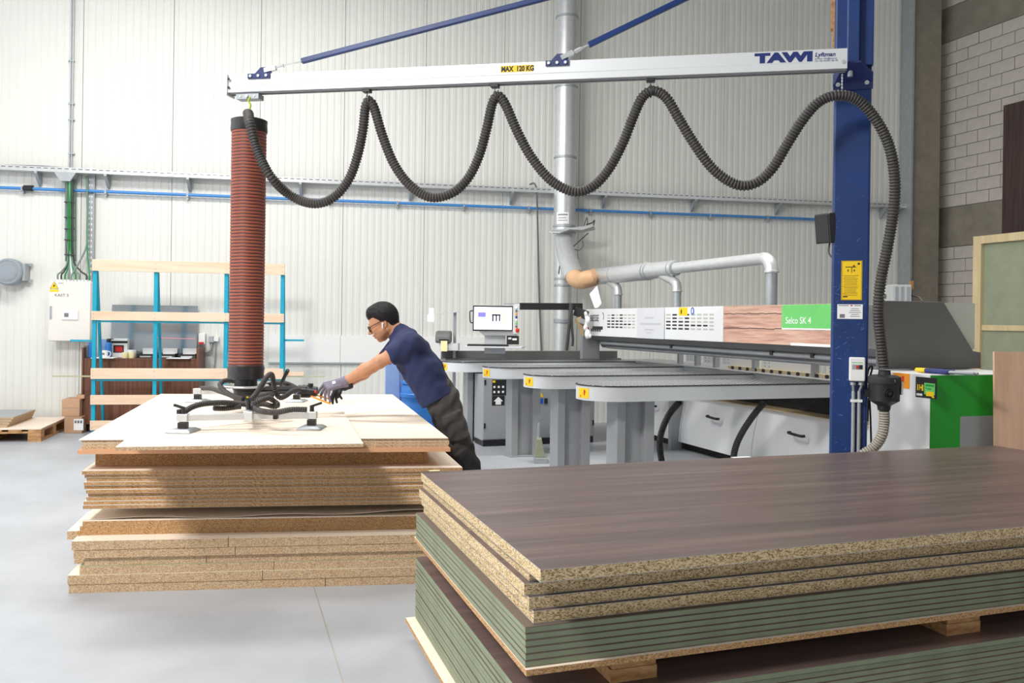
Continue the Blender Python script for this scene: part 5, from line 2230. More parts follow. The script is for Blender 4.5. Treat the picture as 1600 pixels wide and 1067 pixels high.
# electrical cabinet of the saw under the rear fingers
eo = G(754, 698, 0)
ec = thing('saw_cabinet', 'grey electrical floor cabinet with a black arrow sticker under the rear finger tables', 'cabinet', eo, SYAW)
x1_ = (G(937, 694, 0) - eo).dot(Sx)
b = MB()
b.bx(0.01, x1_ - .01, .012, .34, 0, .07)
b.build('plinth', M_black, ec, world=False)
b = MB()
b.bx(0, x1_, .02, .36, .07, .86)
b.build('body', M_sawg, ec, world=False, bevel=.005)
dx = [(.0, x1_ * .36), (x1_ * .365, x1_ * .70), (x1_ * .705, x1_)]
for k, (a0_, a1_) in enumerate(dx):
    b = MB()
    b.bx(a0_ + .004, a1_ - .004, .0, .02, .085, .855)
    dr = b.build('door', M_sawg, ec, world=False, bevel=.004)
    b = MB()
    for z in (.22, .74):
        b.bx(a0_ + .012 if k < 2 else a1_ - .03, a0_ + .03 if k < 2 else a1_ - .012, -.012, .0, z, z + .06)
    b.build('hinge', M_black, dr, world=False)
    if k == 0:
        b = MB()
        b.bx(.11, .29, -.002, -.0005, .61, .80)
        st = b.build('black_sticker', M_ink, dr, world=False)
        b = MB()
        b.bx(.11, .27, -.002, -.0005, .49, .605)
        b.build('arrow_plate', M_ink, dr, world=False)
        b = MB()
        b.add([(.13, -.003, .54), (.19, -.003, .595), (.25, -.003, .54), (.225, -.003, .54), (.225, -.003, .50), (.155, -.003, .50), (.155, -.003, .54)], [(0, 1, 2, 3, 4, 5, 6)])
        b.build('arrow', M_wtxt, dr, world=False)
        b = MB()
        for q in range(3):
            for r_ in range(2):
                b.bx(.125 + q * .055, .15 + q * .055, -.0035, -.0025, .64 + r_ * .06, .665 + r_ * .06)
        b.build('icon_row', M_wtxt, dr, world=False)
        b = MB()
        b.bx(.115, .15, -.0035, -.0025, .765, .79)
        b.build('yellow_icon', M_yel, dr, world=False)
    if k == 1:
        b = MB()
        b.prism([(a0_ + .17, -.003, .58), (a0_ + .24, -.003, .58), (a0_ + .205, -.003, .64)], (0, .001, 0))
        b.build('warning_triangle', M_yel, dr, world=False)
        b = MB()
        b.bx(a0_ + .17, a0_ + .235, -.003, -.002, .50, .565)
        b.build('blue_sign', MATS['sign_blue'], dr, world=False)
        b = MB()
        b.bx(a0_ + .25, a0_ + .29, -.012, .0, .50, .565)
        b.build('lock', M_black, dr, world=False)

# ---------------------------------------------------------------- control console
MD = 10.25
mk = MD / 1300
con = thing('control_console', 'control console with a bright monitor, button strip and keyboard shelf above the saw tables', 'console', P(775, 548, MD))


def Q(px0, py0, px1, py1, D, th, m, name, parent, bevel=0.002, tilt=0):
    A_, B_ = P(px0, py1, D), P(px1, py0, D)
    b = MB()
    b.bx(min(A_.x, B_.x), max(A_.x, B_.x), D, D + th, min(A_.z, B_.z), max(A_.z, B_.z))
    return b.build(name, m, parent, bevel=bevel)


mon = Q(738.5, 478, 801.5, 517, MD, .04, M_black, 'monitor', con, .004)
scr = Q(740.5, 480.2, 800, 514.5, MD - .001, .001, M_screen, 'screen', mon, 0)
M_scv = mat('screen_violet', S(112, 108, 245), .3, emit=S(112, 108, 245), estr=.8)
M_scy = mat('screen_yellow', S(252, 232, 170), .3, emit=S(252, 232, 170), estr=.8)
M_scg = mat('screen_grey', S(205, 215, 230), .3, emit=S(205, 215, 230), estr=.8)
Q(747, 488, 759, 495, MD - .003, .001, M_scv, 'screen_window', scr, 0)
Q(768, 485.5, 788, 489, MD - .003, .001, M_scy, 'screen_window', scr, 0)
Q(783.5, 490.5, 788.5, 505, MD - .003, .001, M_scy, 'screen_window', scr, 0)
Q(761, 485, 767, 488.5, MD - .003, .001, M_scg, 'screen_window', scr, 0)
Q(789, 485, 796, 489.5, MD - .003, .001, M_scg, 'screen_window', scr, 0)
for (x0_, x1_, y0_, y1_) in ((768.5, 782, 491, 493.2), (769, 771.3, 493, 502), (774.3, 776.6, 493, 502), (779.4, 781.7, 493, 502)):
    Q(x0_, y0_, x1_, y1_, MD - .003, .001, M_ink, 'screen_figure', scr, 0)
b = MB()
b.tube(smooth_path([P(739, 485.5, MD + .02), P(735, 486, MD + .01), P(734, 489, MD), P(734.5, 500, MD), P(736, 504, MD + .01), P(740, 504, MD + .02)], 4), .007, 8)
b.build('side_handle', M_black, mon, smooth=True)
bt = Q(801.8, 475, 812, 522, MD + .0, .05, M_saws, 'button_strip', con, .004)
for q, (y, mm) in enumerate(((481, M_white), (485.8, M_sawd), (490.5, M_ora), (495.5, M_navy), (500, M_white), (505, M_lgreen), (510, M_sawd))):
    p = P(806.8, y, MD)
    b = MB()
    b.lathe([(.014, 0), (.014, .012), (.011, .015)], c=p, seg=12, axis='y')
    b.build('button', mm, bt, smooth=True)
p = P(808.5, 516, MD)
b = MB()
b.obox(p, .045, .012, .05)
b.build('stop_plate', M_yel, bt)
b = MB()
b.lathe([(.022, 0), (.026, .02), (.02, .035), (0, .038)], c=p + Vector((0, -.005, 0)), seg=14, axis='y')
b.build('emergency_stop', M_red, bt, smooth=True)
b = MB()
b.prism([P(748, 517.5, MD + .01), P(803, 518.5, MD + .01), P(809, 524.5, MD + .01), P(757, 524.5, MD + .01)], (0, .12, 0))
b.build('monitor_base', M_sawg, con, bevel=.003)
kb = Q(791.5, 525, 811, 538, MD + .03, .15, M_black, 'clamp_block', con, .006)
Q(794, 527, 799, 530, MD + .028, .002, M_white, 'round_label', kb, 0)
Q(800.5, 528.5, 807.5, 531.5, MD + .028, .002, M_white, 'label', kb, 0)
b = MB()
A_, B_ = P(728, 541, MD - .1), P(815, 541, MD - .1)
b.hexa([Vector((A_.x, MD - .25, A_.z - .012)), Vector((B_.x, MD - .25, A_.z - .012)), Vector((B_.x + .05, MD + .15, A_.z - .012)), Vector((A_.x - .02, MD + .15, A_.z - .012)),
        Vector((A_.x, MD - .25, A_.z + .006)), Vector((B_.x, MD - .25, A_.z + .006)), Vector((B_.x + .05, MD + .15, A_.z + .006)), Vector((A_.x - .02, MD + .15, A_.z + .006))])
b.build('keyboard_shelf', M_saws, con, bevel=.003)
b = MB()
zk = A_.z + .007
b.bx(A_.x + .02, A_.x + .52, MD - .2, MD - .02, zk, zk + .022)
b.build('keyboard', M_black, con, bevel=.004)
b = MB()
b.bx(P(757, 500, MD).x, P(790, 500, MD).x, MD + .10, MD + .13, zk - .1, P(760, 522, MD).z)
b.build('back_plate', M_saws, con)
b = MB()
b.beam(P(787, 474.5, MD + .04), P(812, 474.5, MD + .04), .06, .012)
b.build('top_rail', M_sawg, con)
ca = thing('console_boom', 'black horizontal boom joining the console to the end of the saw beam', 'boom', P(860, 479, MD))
b = MB()
b.beam(P(812.5, 478.5, MD + .06), P(909, 479, 10.62), .06, .085)
b.build('bar', M_black, ca, bevel=.004)
for (x0_, x1_, mm) in ((821, 828, M_paper), (829, 846, M_galvd), (848, 871, M_paper)):
    A_ = P(x0_, 478.6, MD + .06 + (x0_ - 812) / 97 * .31 - .032)
    B_ = P(x1_, 478.6, MD + .06 + (x1_ - 812) / 97 * .31 - .032)
    b = MB()
    b.beam(A_, B_, .002, .06)
    b.build('label', mm, ca)
b = MB()
b.beam(P(898, 486, 10.55), P(918, 493, 10.5), .06, .11)
b.build('joint_block', M_black, ca, bevel=.004)
b = MB()
b.beam(P(905, 500, 10.5), P(917, 505, 10.5), .2, .06)
b.build('foot', M_sawg, ca)
b = MB()
A_, B_ = SP(905, 520, 1.85), SP(916, 548, 1.85)
b.bx(1.86, 2.1, -tf + .01, -tf + .09, 1.03, 1.45)
b.build('end_post', M_sawg, saw, world=False)
# cables and brush beside the console arm
for k, (mm, pp_) in enumerate(((M_cabd, [(892, 475, 10.45), (890, 500, 10.4), (886, 540, 10.4), (884, 547, 10.4)]), (M_cabd, [(893, 475, 10.4), (893.5, 510, 10.4), (895, 530, 10.4), (894, 541, 10.4)]))):
    b = MB()
    b.tube(smooth_path([P(*q) for q in pp_], 5), .016 if k else .02, 8)
    tag(b.build('console_cable', mm, smooth=True), 'black cable hanging from the console arm, %s one' % ['left', 'right'][k], 'cable', 'cables under the console arm')
b = MB()
b.tube([P(902, 497, 10.5), P(907, 506, 10.5), P(911, 525, 10.5)], [.05, .045, .012], 12)
tag(b.build('brush', M_dust, smooth=True), 'tan bristle brush hanging at the end of the saw beam', 'brush')
b = MB()
for (x, y, r) in ((915, 490, .03), (918, 500, .05), (914, 512, .035), (918, 522, .06), (922, 525, .03)):
    b.ell(P(x, y, 10.35), r * .6, .03, r, nu=10, nv=6)
b.tube([P(915, 488, 10.36), P(917, 500, 10.36), P(915, 512, 10.36), P(919, 524, 10.36)], .02, 8)
tag(b.build('white_rag', M_paper, smooth=True), 'crumpled white rag tied at the left end of the saw beam', 'rag')
b = MB()
A_ = [P(921, 459, 10.55), P(933, 446, 10.55), P(940, 474, 10.55), P(934, 481, 10.55), P(929, 481, 10.55)]
b.prism(A_, (0, .004, 0))
tag(b.build('notice_card', M_paper), 'tilted white card standing on the left end of the saw beam', 'card')

# label printer stand
PD = 10.55
ps = thing('printer_stand', 'grey stand with a lamp arm carrying the label printer left of the console', 'stand', G(712, 690, 0))
b = MB()
p = P(710, 488, PD)
b.bx(p.x - .018, p.x + .018, PD + .1, PD + .14, 0, p.z)
b.build('post', M_galvd, ps)
b = MB()
b.beam(P(678, 491, PD), P(716, 487, PD + .12), .12, .012)
b.build('top_arm', M_saws, ps)
b = MB()
A_, B_ = P(687, 536, PD), P(717, 536, PD)
b.bx(A_.x, B_.x, PD - .12, PD + .2, A_.z - .09, A_.z)
b.build('shelf', M_saws, ps, bevel=.004)
b = MB()
p = P(673, 493, PD)
b.obox(P(674, 488, PD), .06, .006, .11)
b.obox(P(673, 497, PD), .09, .004, .09)
b.build('hung_note', M_paper, ps)
pr_ = thing('label_printer', 'dark grey rounded label printer on the stand left of the console', 'printer', P(693.5, 536, PD))
b = MB()
A_, B_ = P(681.5, 533, PD), P(705.5, 514, PD)
zz0 = P(694, 536, PD).z + .002
prf = [(-.14, 0), (-.15, .03), (-.14, .10), (-.08, .15), (.08, .155), (.13, .12), (.13, 0)]
b.prism([(A_.x, PD + y, zz0 + z) for y, z in prf], (B_.x - A_.x, 0, 0))
b.build('housing', M_sawd, pr_, bevel=.02)
b = MB()
b.bx(A_.x + .05, B_.x - .02, PD - .155, PD - .14, zz0 + .035, zz0 + .05)
b.build('slot', M_black, pr_)
b = MB()
A2, B2 = P(690.5, 532, PD), P(700.5, 532, PD)
b.bx(A2.x, B2.x, PD - .165, PD - .16, A2.z - .13, A2.z)
tag(b.build('label_strip', M_kraft), 'pale yellow label strip hanging from the label printer', 'label strip')

# ================================================================ EXTRACTION DUCTS
VD = 12.1
dc = P(882, 340, VD)
duct = thing('extraction_duct', 'galvanised vertical extraction duct with branches running down to the panel saw', 'duct', (dc.x, dc.y, 0))
RD = .158
z1 = P(880, 385, VD).z
b = MB()
b.cyl((dc.x, VD, z1), (dc.x, VD, 7.3), RD, 32)
b.build('riser', M_galv, duct, smooth=True)
for y in (28, 137, 247, 354, 364):
    zc_ = P(880, y, VD).z
    b = MB()
    b.lathe([(RD, zc_ - .018), (RD + .01, zc_ - .012), (RD + .01, zc_ + .012), (RD, zc_ + .018)], c=(dc.x, VD, 0), seg=32)
    b.build('collar', M_galvd, duct, smooth=True)
dx2 = P(880, 450, VD)
b = MB()
b.tube([(dc.x, VD, z1 + .02), (dx2.x, VD, P(880, 440, VD).z), (dx2.x, VD, 1.02)], [RD, .125, .118], 28)
b.build('lower_pipe', M_galv, duct, smooth=True)
for y in (436, 446, 500, 503):
    zc_ = P(880, y, VD).z
    b = MB()
    b.lathe([(.122, zc_ - .02), (.135, zc_ - .012), (.135, zc_ + .012), (.122, zc_ + .02)], c=(dx2.x, VD, 0), seg=28)
    b.build('collar', M_galvd, duct, smooth=True)
# branch to the horizontal run
ys_ = lambda s, t, z: SA + Sx * s - Sy * t + Vector((0, 0, z))
SD_ = 2.3
tA = -SP(930, 435, SD_).y
zA = SP(930, 436, SD_).z
zH = 2.13
b = MB()
e_ = ys_(SD_, tA, zH)
b.tube(smooth_path([P(881, 372, VD - .05), P(884, 392, VD - .25), P(890, 415, VD - .5), P(897, 432, VD - .65)], 6), .135, 24)
b.build('branch', M_galv, duct, smooth=True)
b = MB()
b.tube(smooth_path([P(893, 424, VD - .60), P(899, 435, VD - .7), P(908, 438, VD - .8), P(918, 436, VD - .95), e_ + (ys_(SD_, tA + .02, zH) - e_)], 6), [.118] * 24 + [.114], 24)
b.build('flexible_sleeve', M_flex, duct, smooth=True)
tB = 3.15
t1_, t2_ = -SP(1012, 425, SD_).y, -SP(1053, 418, SD_).y
b = MB()
segs = [(tA, .112), (t1_, .108), (t1_ + .02, .10), (t2_, .09), (t2_ + .05, .062), (tB - .12, .058)]
b.tube([ys_(SD_, t, zH) for t, r in segs], [r for t, r in segs], 24)
b.build('header_pipe', M_galv, duct, smooth=True)
for (t, r) in ((tA + .02, .118), (-SP(960, 430, SD_).y, .114), (t1_, .112), (t1_ + .06, .106), (t2_ - .03, .096), (t2_ + .04, .085)):
    b = MB()
    b.tube([ys_(SD_, t - .012, zH), ys_(SD_, t - .008, zH), ys_(SD_, t + .008, zH), ys_(SD_, t + .012, zH)], [r - .008, r, r, r - .008], 24)
    b.build('collar', M_galvd, duct, smooth=True)
ez = 1.66
b = MB()
arcp = [ys_(SD_, tB - .13 + .13 * math.sin(a), zH - .13 + .13 * math.cos(a)) for a in np.linspace(0, math.pi / 2, 9)]
b.tube(arcp, .062, 20)
b.build('end_elbow', M_galv, duct, smooth=True)
b = MB()
b.tube([ys_(SD_, tB, zH - .13), ys_(SD_, tB, ez)], .054, 20)
b.build('drop_pipe', M_galvd, duct, smooth=True)
b = MB()
p = ys_(SD_, tB, zH - .13)
b.lathe([(.06, -.012), (.07, -.008), (.07, .008), (.06, .012)], c=p, seg=20)
b.build('collar', M_galv, duct, smooth=True)
for (px0, px1) in ((948, 966), (1032, 1058)):
    ta, tb = -SP(px0, 430, SD_).y, -SP(px1, 460, SD_).y
    b = MB()
    b.tube(smooth_path([ys_(SD_, ta, zH - .05), ys_(SD_, (ta + tb) / 2, zH - .11), ys_(SD_, tb - .03, zH - .17), ys_(SD_, tb, zH - .26)], 6), .052, 18)
    b.build('drop_elbow', M_galv, duct, smooth=True)
    b = MB()
    b.tube([ys_(SD_, tb, zH - .25), ys_(SD_, tb, ez)], .046, 18)
    b.build('drop_pipe', M_galvd, duct, smooth=True)
    b = MB()
    b.lathe([(.05, -.01), (.06, -.006), (.06, .006), (.05, .01)], c=ys_(SD_, tb, zH - .26), seg=18)
    b.build('collar', M_galv, duct, smooth=True)
# label and sheet bracket on the riser
zl0, zl1 = P(880, 351, VD).z, P(880, 333.5, VD).z
b = MB()
vs_ = []
for a in np.linspace(math.radians(222), math.radians(290), 9):
    for z in (zl0, zl1):
        vs_.append((dc.x + (RD + .002) * math.cos(a), VD + (RD + .002) * math.sin(a), z))
b.add(vs_, [(2 * i, 2 * i + 2, 2 * i + 3, 2 * i + 1) for i in range(8)])
lbl = b.build('paper_label', M_paper, duct, smooth=True)
b = MB()
for r_, (zz, hh, a0_, a1_) in enumerate(((.78, .05, 230, 283), (.5, .025, 230, 275), (.28, .025, 230, 281))):
    vs_ = []
    for a in np.linspace(math.radians(a0_), math.radians(a1_), 7):
        for z in (zl0 + (zl1 - zl0) * (zz - hh), zl0 + (zl1 - zl0) * (zz + hh)):
            vs_.append((dc.x + (RD + .004) * math.cos(a), VD + (RD + .004) * math.sin(a), z))
    b.add(vs_, [(2 * i, 2 * i + 2, 2 * i + 3, 2 * i + 1) for i in range(6)])
b.build('label_print', M_print, lbl)
zs_ = P(890, 358, VD).z
b = MB()
b.prism([P(858, 361, VD - .15), P(874, 362, VD - .3), P(890, 356, VD - .3), P(910, 357, VD - .25), P(928, 351, VD - .2), P(930, 357, VD - .1), P(905, 362, VD + .1)], (0, 0, -.02))
b.build('sheet_bracket', M_galv, duct)
for pp_, r in (([(912, 354, 11.9), (915, 345, 11.9), (917, 340, 11.9), (918, 348, 11.9), (917, 352, 11.9)], .006),
               ([(916, 351, 11.9), (925, 348, 11.9), (929, 344, 11.9), (927, 352, 11.9)], .01),
               ([(919, 364, 11.8), (908, 374, 11.8), (896, 385, 11.8), (884, 396, 11.8), (876, 408, 11.85), (873, 428, 11.9)], .009),
               ([(910, 376, 11.8), (911, 384, 11.8), (905, 391, 11.8), (898, 389, 11.8)], .005)):
    b = MB()
    b.tube(smooth_path([P(*q) for q in pp_], 5), r, 6)
    b.build('cable', M_cabd, duct, smooth=True)

# ================================================================ BLUE CONTAINERS BEHIND THE MAN
BD_ = 8.35
A_, B_ = P(602, 560, BD_), P(640, 560, BD_)
b = MB()
zt_b = P(610, 562, BD_).z
b.prism([(A_.x, BD_, 0), (A_.x + .17, BD_, 0), (A_.x + .16, BD_, zt_b * .55), (A_.x + .14, BD_, zt_b + .02), (A_.x, BD_, zt_b + .06)], (0, .5, 0))
bi = tag(b.build('blue_chute', M_binl, bevel=.01), 'pale blue sloping container behind the end of the stack', 'container')
dcx = P(656, 600, 8.3)
dr_ = thing('blue_drum', 'bright blue plastic drum standing behind the man', 'drum', (dcx.x, 8.3, 0))
b = MB()
zt_d = P(640, 597, 8.3).z
b.lathe([(.15, 0), (.18, .02), (.185, .3), (.185, zt_d - .2), (.178, zt_d - .18), (.185, zt_d - .16), (.185, zt_d - .04), (.16, zt_d), (0, zt_d)], c=(dcx.x, 8.3, 0), seg=32)
b.build('body', M_binb, dr_, smooth=True)
b = MB()
b.lathe([(.185, zt_d - .15), (.194, zt_d - .14), (.194, zt_d - .11), (.185, zt_d - .10)], c=(dcx.x, 8.3, 0), seg=32)
b.lathe([(.17, zt_d - .02), (.19, zt_d - .01), (.19, zt_d + .012), (.17, zt_d + .015)], c=(dcx.x, 8.3, 0), seg=32)
b.build('rim', M_binb, dr_, smooth=True)

# hand pallet jack far under the tables
jp = G(843, 724, 0)
pj = thing('floor_jack', 'small sage-green floor jack standing between the saw legs', 'jack', jp)
b = MB()
b.prism([(jp.x - .05, jp.y, .06), (jp.x + .06, jp.y, .06), (jp.x + .02, jp.y, .26), (jp.x - .03, jp.y, .26)], (0, .15, 0))
b.build('body', mat('jack_sage', S(150, 154, 128), .5, var=.06), pj, bevel=.006)
b = MB()
b.bx(jp.x - .06, jp.x + .09, jp.y - .02, jp.y + .2, .0, .06)
b.build('base', M_galvd, pj, bevel=.006)
b = MB()
b.cyl((jp.x - .01, jp.y + .07, .26), (jp.x - .01, jp.y + .07, .42), .014, 10)
b.build('stem', M_galvd, pj, smooth=True)

# ================================================================ RIGHT EDGE
# dark tall board leaning on the block wall
BN = Vector((-BD.y, BD.x, 0))            # out of the hall
a_b = BC + BD * 0


def Br(px, py, off):
    """pixel on a plane parallel to the right wall, off metres into the hall"""
    return plane_hit(px, py, BC - BN * off, BN)


p0, p1 = Br(1568, 165, .15), Br(1640, 150, .15)
b = MB()
q0_, q1_ = Vector((p0.x, p0.y, 0)), Vector((p1.x, p1.y, 0))
d_ = (q1_ - q0_).normalized()
b.hexa([q0_, q0_ + d_ * 1.6, q0_ + d_ * 1.6 + BN * .02, q0_ + BN * .02] + [x + Vector((0, 0, p0.z)) for x in (q0_, q0_ + d_ * 1.6, q0_ + d_ * 1.6 + BN * .02, q0_ + BN * .02)])
tag(b.build('tall_dark_board', M_wenge), 'tall dark brown wood-grain board standing against the block wall', 'board')
# cream framed panel
FO = 2.05
c00 = Br(1525, 370, FO)
ft = c00.z
fb = Vector((c00.x, c00.y, 0))
fpn = thing('framed_panel', 'cream wooden frame with a grey-green infill standing at the right edge', 'framed panel', fb, math.atan2(BD.y, BD.x))


def zf(py):
    return Br(1530, py, FO).z


wf = 1.6
fw = .115
b = MB()
b.bx(0, fw, -.05, .05, 0, ft)
b.build('stile', M_frame, fpn, world=False, bevel=.004)
b = MB()
b.bx(wf - fw, wf, -.05, .05, 0, ft)
b.build('stile', M_frame, fpn, world=False, bevel=.004)
b = MB()
b.bx(fw, wf - fw, -.05, .05, ft - .10, ft)
b.build('rail', M_frame, fpn, world=False, bevel=.004)
b = MB()
zm = zf(512)
b.bx(fw, wf - fw, -.02, .04, zm - .035, zm + .035)
b.build('rail', M_frame, fpn, world=False, bevel=.004)
for (z0, z1_) in ((.1, zm - .036), (zm + .036, ft - .101)):
    b = MB()
    b.bx(fw + .001, wf - fw - .001, .0, .012, z0, z1_)
    b.build('infill', M_glass, fpn, world=False)
# tan board in front
TB = 5.28
p0 = P(1561, 550, TB)
b = MB()
d_ = Vector((.93, -.05, 0)).normalized()
q0_ = Vector((p0.x, p0.y, 0))
b.hexa([q0_, q0_ + d_ * 1.3, q0_ + d_ * 1.3 + Vector((.0, .02, 0)), q0_ + Vector((0, .02, 0))] + [x + Vector((0, 0.05, p0.z)) for x in (q0_, q0_ + d_ * 1.3, q0_ + d_ * 1.3 + Vector((0, .02, 0)), q0_ + Vector((0, .02, 0)))])
tag(b.build('tan_board', M_tan), 'upright tan board at the right edge in front of the green saw corner', 'board')
# aluminium box above the hood
p0 = P(1405.5, 470, 8.2)
ab = thing('aluminium_box', 'ribbed aluminium housing standing behind the grey saw hood', 'housing', (p0.x, 8.2, 0))
w_ = 30 * 8.2 / 1300
b = MB()
zt_a = P(1405, 445, 8.2).z
b.bx(p0.x - w_ / 2, p0.x + w_ / 2, 8.15, 8.35, 0, zt_a)
b.build('housing', M_galv, ab, bevel=.006)
for q in range(3):
    b = MB()
    x = p0.x - w_ * .35 + q * w_ * .3
    b.bx(x, x + .03, 8.143, 8.15, 1.2, zt_a - .02)
    b.build('rib', M_galvd, ab)
b = MB()
b.tube(smooth_path([(p0.x + .05, 8.2, zt_a - .05), P(1425, 462, 8.2), P(1435, 464, 8.15), P(1441, 471, 8.1)], 5), .008, 6)
b.build('cable', M_cabd, ab)
b = MB()
b.obox((p0.x + w_ / 2 + .02, 8.2, zt_a + .0), .03, .03, .08)
b.build('valve', mat('brass', S(170, 130, 70), .4, .6), ab)

# ================================================================ THE MAN
def s_round(p, a, b_, ra, rb):
    a = np.array(a, np.float32)
    ba = np.array(b_, np.float32) - a
    pa = p - a
    h = np.clip((pa @ ba) / max(float(ba @ ba), 1e-9), 0, 1)
    return np.linalg.norm(pa - h[..., None] * ba, axis=-1) - (ra + (rb - ra) * h)


def s_ell(p, c, r, ax=None):
    q = p - np.array(c, np.float32)
    if ax is not None:
        q = q @ np.array(ax, np.float32).T
    r = np.array(r, np.float32)
    k0 = np.linalg.norm(q / r, axis=-1)
    k1 = np.linalg.norm(q / (r * r), axis=-1) + 1e-9
    return k0 * (k0 - 1) / k1


def smin(a, b_, k):
    if k <= 0:
        return np.minimum(a, b_)
    h = np.maximum(k - np.abs(a - b_), 0) / k
    return np.minimum(a, b_) - h * h * k * 0.25


def smax(a, b_, k):
    return -smin(-a, -b_, k)


def plane_(p, o, n):
    n = np.array(n, np.float32)
    n = n / np.linalg.norm(n)
    return (p - np.array(o, np.float32)) @ n


def nets(fn, lo, hi, h, fine=None):
    lo = np.array(lo, np.float32)
    if fine is None:
        n = np.ceil((np.array(hi) - lo) / h).astype(int) + 1
        gx = [lo[i] + h * np.arange(n[i], dtype=np.float32) for i in range(3)]
    else:                                     # finer cells inside the box fine = (lo, hi, step)
        gx = []
        for i in range(3):
            a = np.arange(lo[i], fine[0][i], h)
            m_ = np.arange(max(lo[i], fine[0][i]), min(hi[i], fine[1][i]), fine[2])
            c_ = np.arange(min(hi[i], fine[1][i]), hi[i] + h, h)
            gx.append(np.unique(np.concatenate([a, m_, c_])).astype(np.float32))
        n = np.array([len(g) for g in gx])
    p = np.stack(np.meshgrid(*gx, indexing='ij'), -1)
    d = fn(p)
    ins = d < 0
    c = np.zeros(tuple(n - 1), np.int8)
    for dx in (0, 1):
        for dy in (0, 1):
            for dz in (0, 1):
                c += ins[dx:n[0] - 1 + dx, dy:n[1] - 1 + dy, dz:n[2] - 1 + dz]
    act = (c > 0) & (c < 8)
    idx = -np.ones(act.shape, np.int64)
    cells = np.argwhere(act)
    idx[act] = np.arange(len(cells))
    acc = np.zeros((len(cells), 3), np.float64)
    cnt = np.zeros(len(cells))
    offs = [(0, 0, 0), (1, 0, 0), (0, 1, 0), (0, 0, 1), (1, 1, 0), (1, 0, 1), (0, 1, 1), (1, 1, 1)]
    edges = [(a, b_) for a in range(8) for b_ in range(a + 1, 8) if sum(abs(np.array(offs[a]) - np.array(offs[b_]))) == 1]
    for (a, b_) in edges:
        ia = cells + np.array(offs[a])
        ib = cells + np.array(offs[b_])
        da = d[ia[:, 0], ia[:, 1], ia[:, 2]]
        db = d[ib[:, 0], ib[:, 1], ib[:, 2]]
        m = (da < 0) != (db < 0)
        t = np.where(m, da / np.where(m, da - db, 1), 0)
        pos = ia + (ib - ia) * t[:, None]
        acc[m] += pos[m]
        cnt[m] += 1
    ix = acc / cnt[:, None]
    vs_ = np.stack([np.interp(ix[:, i], np.arange(n[i]), gx[i]) for i in range(3)], 1)
    fs = []
    for ax in range(3):
        o1, o2 = (ax + 1) % 3, (ax + 2) % 3
        s0 = [slice(None)] * 3
        s1 = [slice(None)] * 3
        s0[ax] = slice(0, n[ax] - 1)
        s1[ax] = slice(1, n[ax])
        cr = ins[tuple(s0)] != ins[tuple(s1)]
        e_ = np.argwhere(cr)
        ok = (e_[:, o1] > 0) & (e_[:, o2] > 0) & (e_[:, o1] < n[o1] - 1) & (e_[:, o2] < n[o2] - 1)
        e_ = e_[ok]
        u = np.zeros(3, int)
        v = np.zeros(3, int)
        u[o1] = 1
        v[o2] = 1
        q = [idx[tuple((e_ - w).T)] for w in (np.zeros(3, int), u, u + v, v)]
        f = np.stack(q, 1)
        inside = ins[tuple(e_.T)]
        f[~inside] = f[~inside][:, ::-1]
        fs.append(f)
    fs = np.concatenate(fs)
    return vs_, fs


def sdf_obj(name, fn, lo, hi, h, m, parent, fine=None):
    vs_, fs = nets(fn, lo, hi, h, fine)
    b = MB()
    b.v = [tuple(float(x) for x in v) for v in vs_]
    b.f = [tuple(int(i) for i in f) for f in fs]
    b.m = [0] * len(b.f)
    o = b.build(name, m, parent, smooth=True, angle=3.2)
    return o


MDp = 5.86


def J(px, py, dy=0.0):
    return np.array(P(px, py, MDp + dy), np.float32)


hip = J(690, 624)
hipN, hipF = J(696, 634, -.09), J(692, 632, .09)
kneN, kneF = J(729, 726, -.10), J(716, 724, .10)
ankN, ankF = J(768, 806, -.10), J(738, 806, .10)
ches = J(650, 562)
uche = J(633, 535)
neck = J(620, 518)
shN, shF = J(640, 540, -.175), J(630, 534, .175)
elN, elF = J(592, 566, -.20), J(583, 572, .16)
wrN, wrF = J(537, 597, -.17), J(540, 602, .02)
man = thing('person', 'man in navy t-shirt, work trousers and gloves leaning over the stack to steer the lifter', 'person', (float(ankN[0]), MDp, 0))

# head frame
tilt = math.radians(24)
hU = np.array((-math.sin(tilt), 0, math.cos(tilt)), np.float32)
hF = np.array((-math.cos(tilt), 0, -math.sin(tilt)), np.float32)
hS = np.array((0, -1, 0), np.float32)          # towards the camera
HC = J(599, 503)
AXH = np.stack([hF, hS, hU])


def hd_(f, s, u):
    return HC + hF * f + hS * s + hU * u


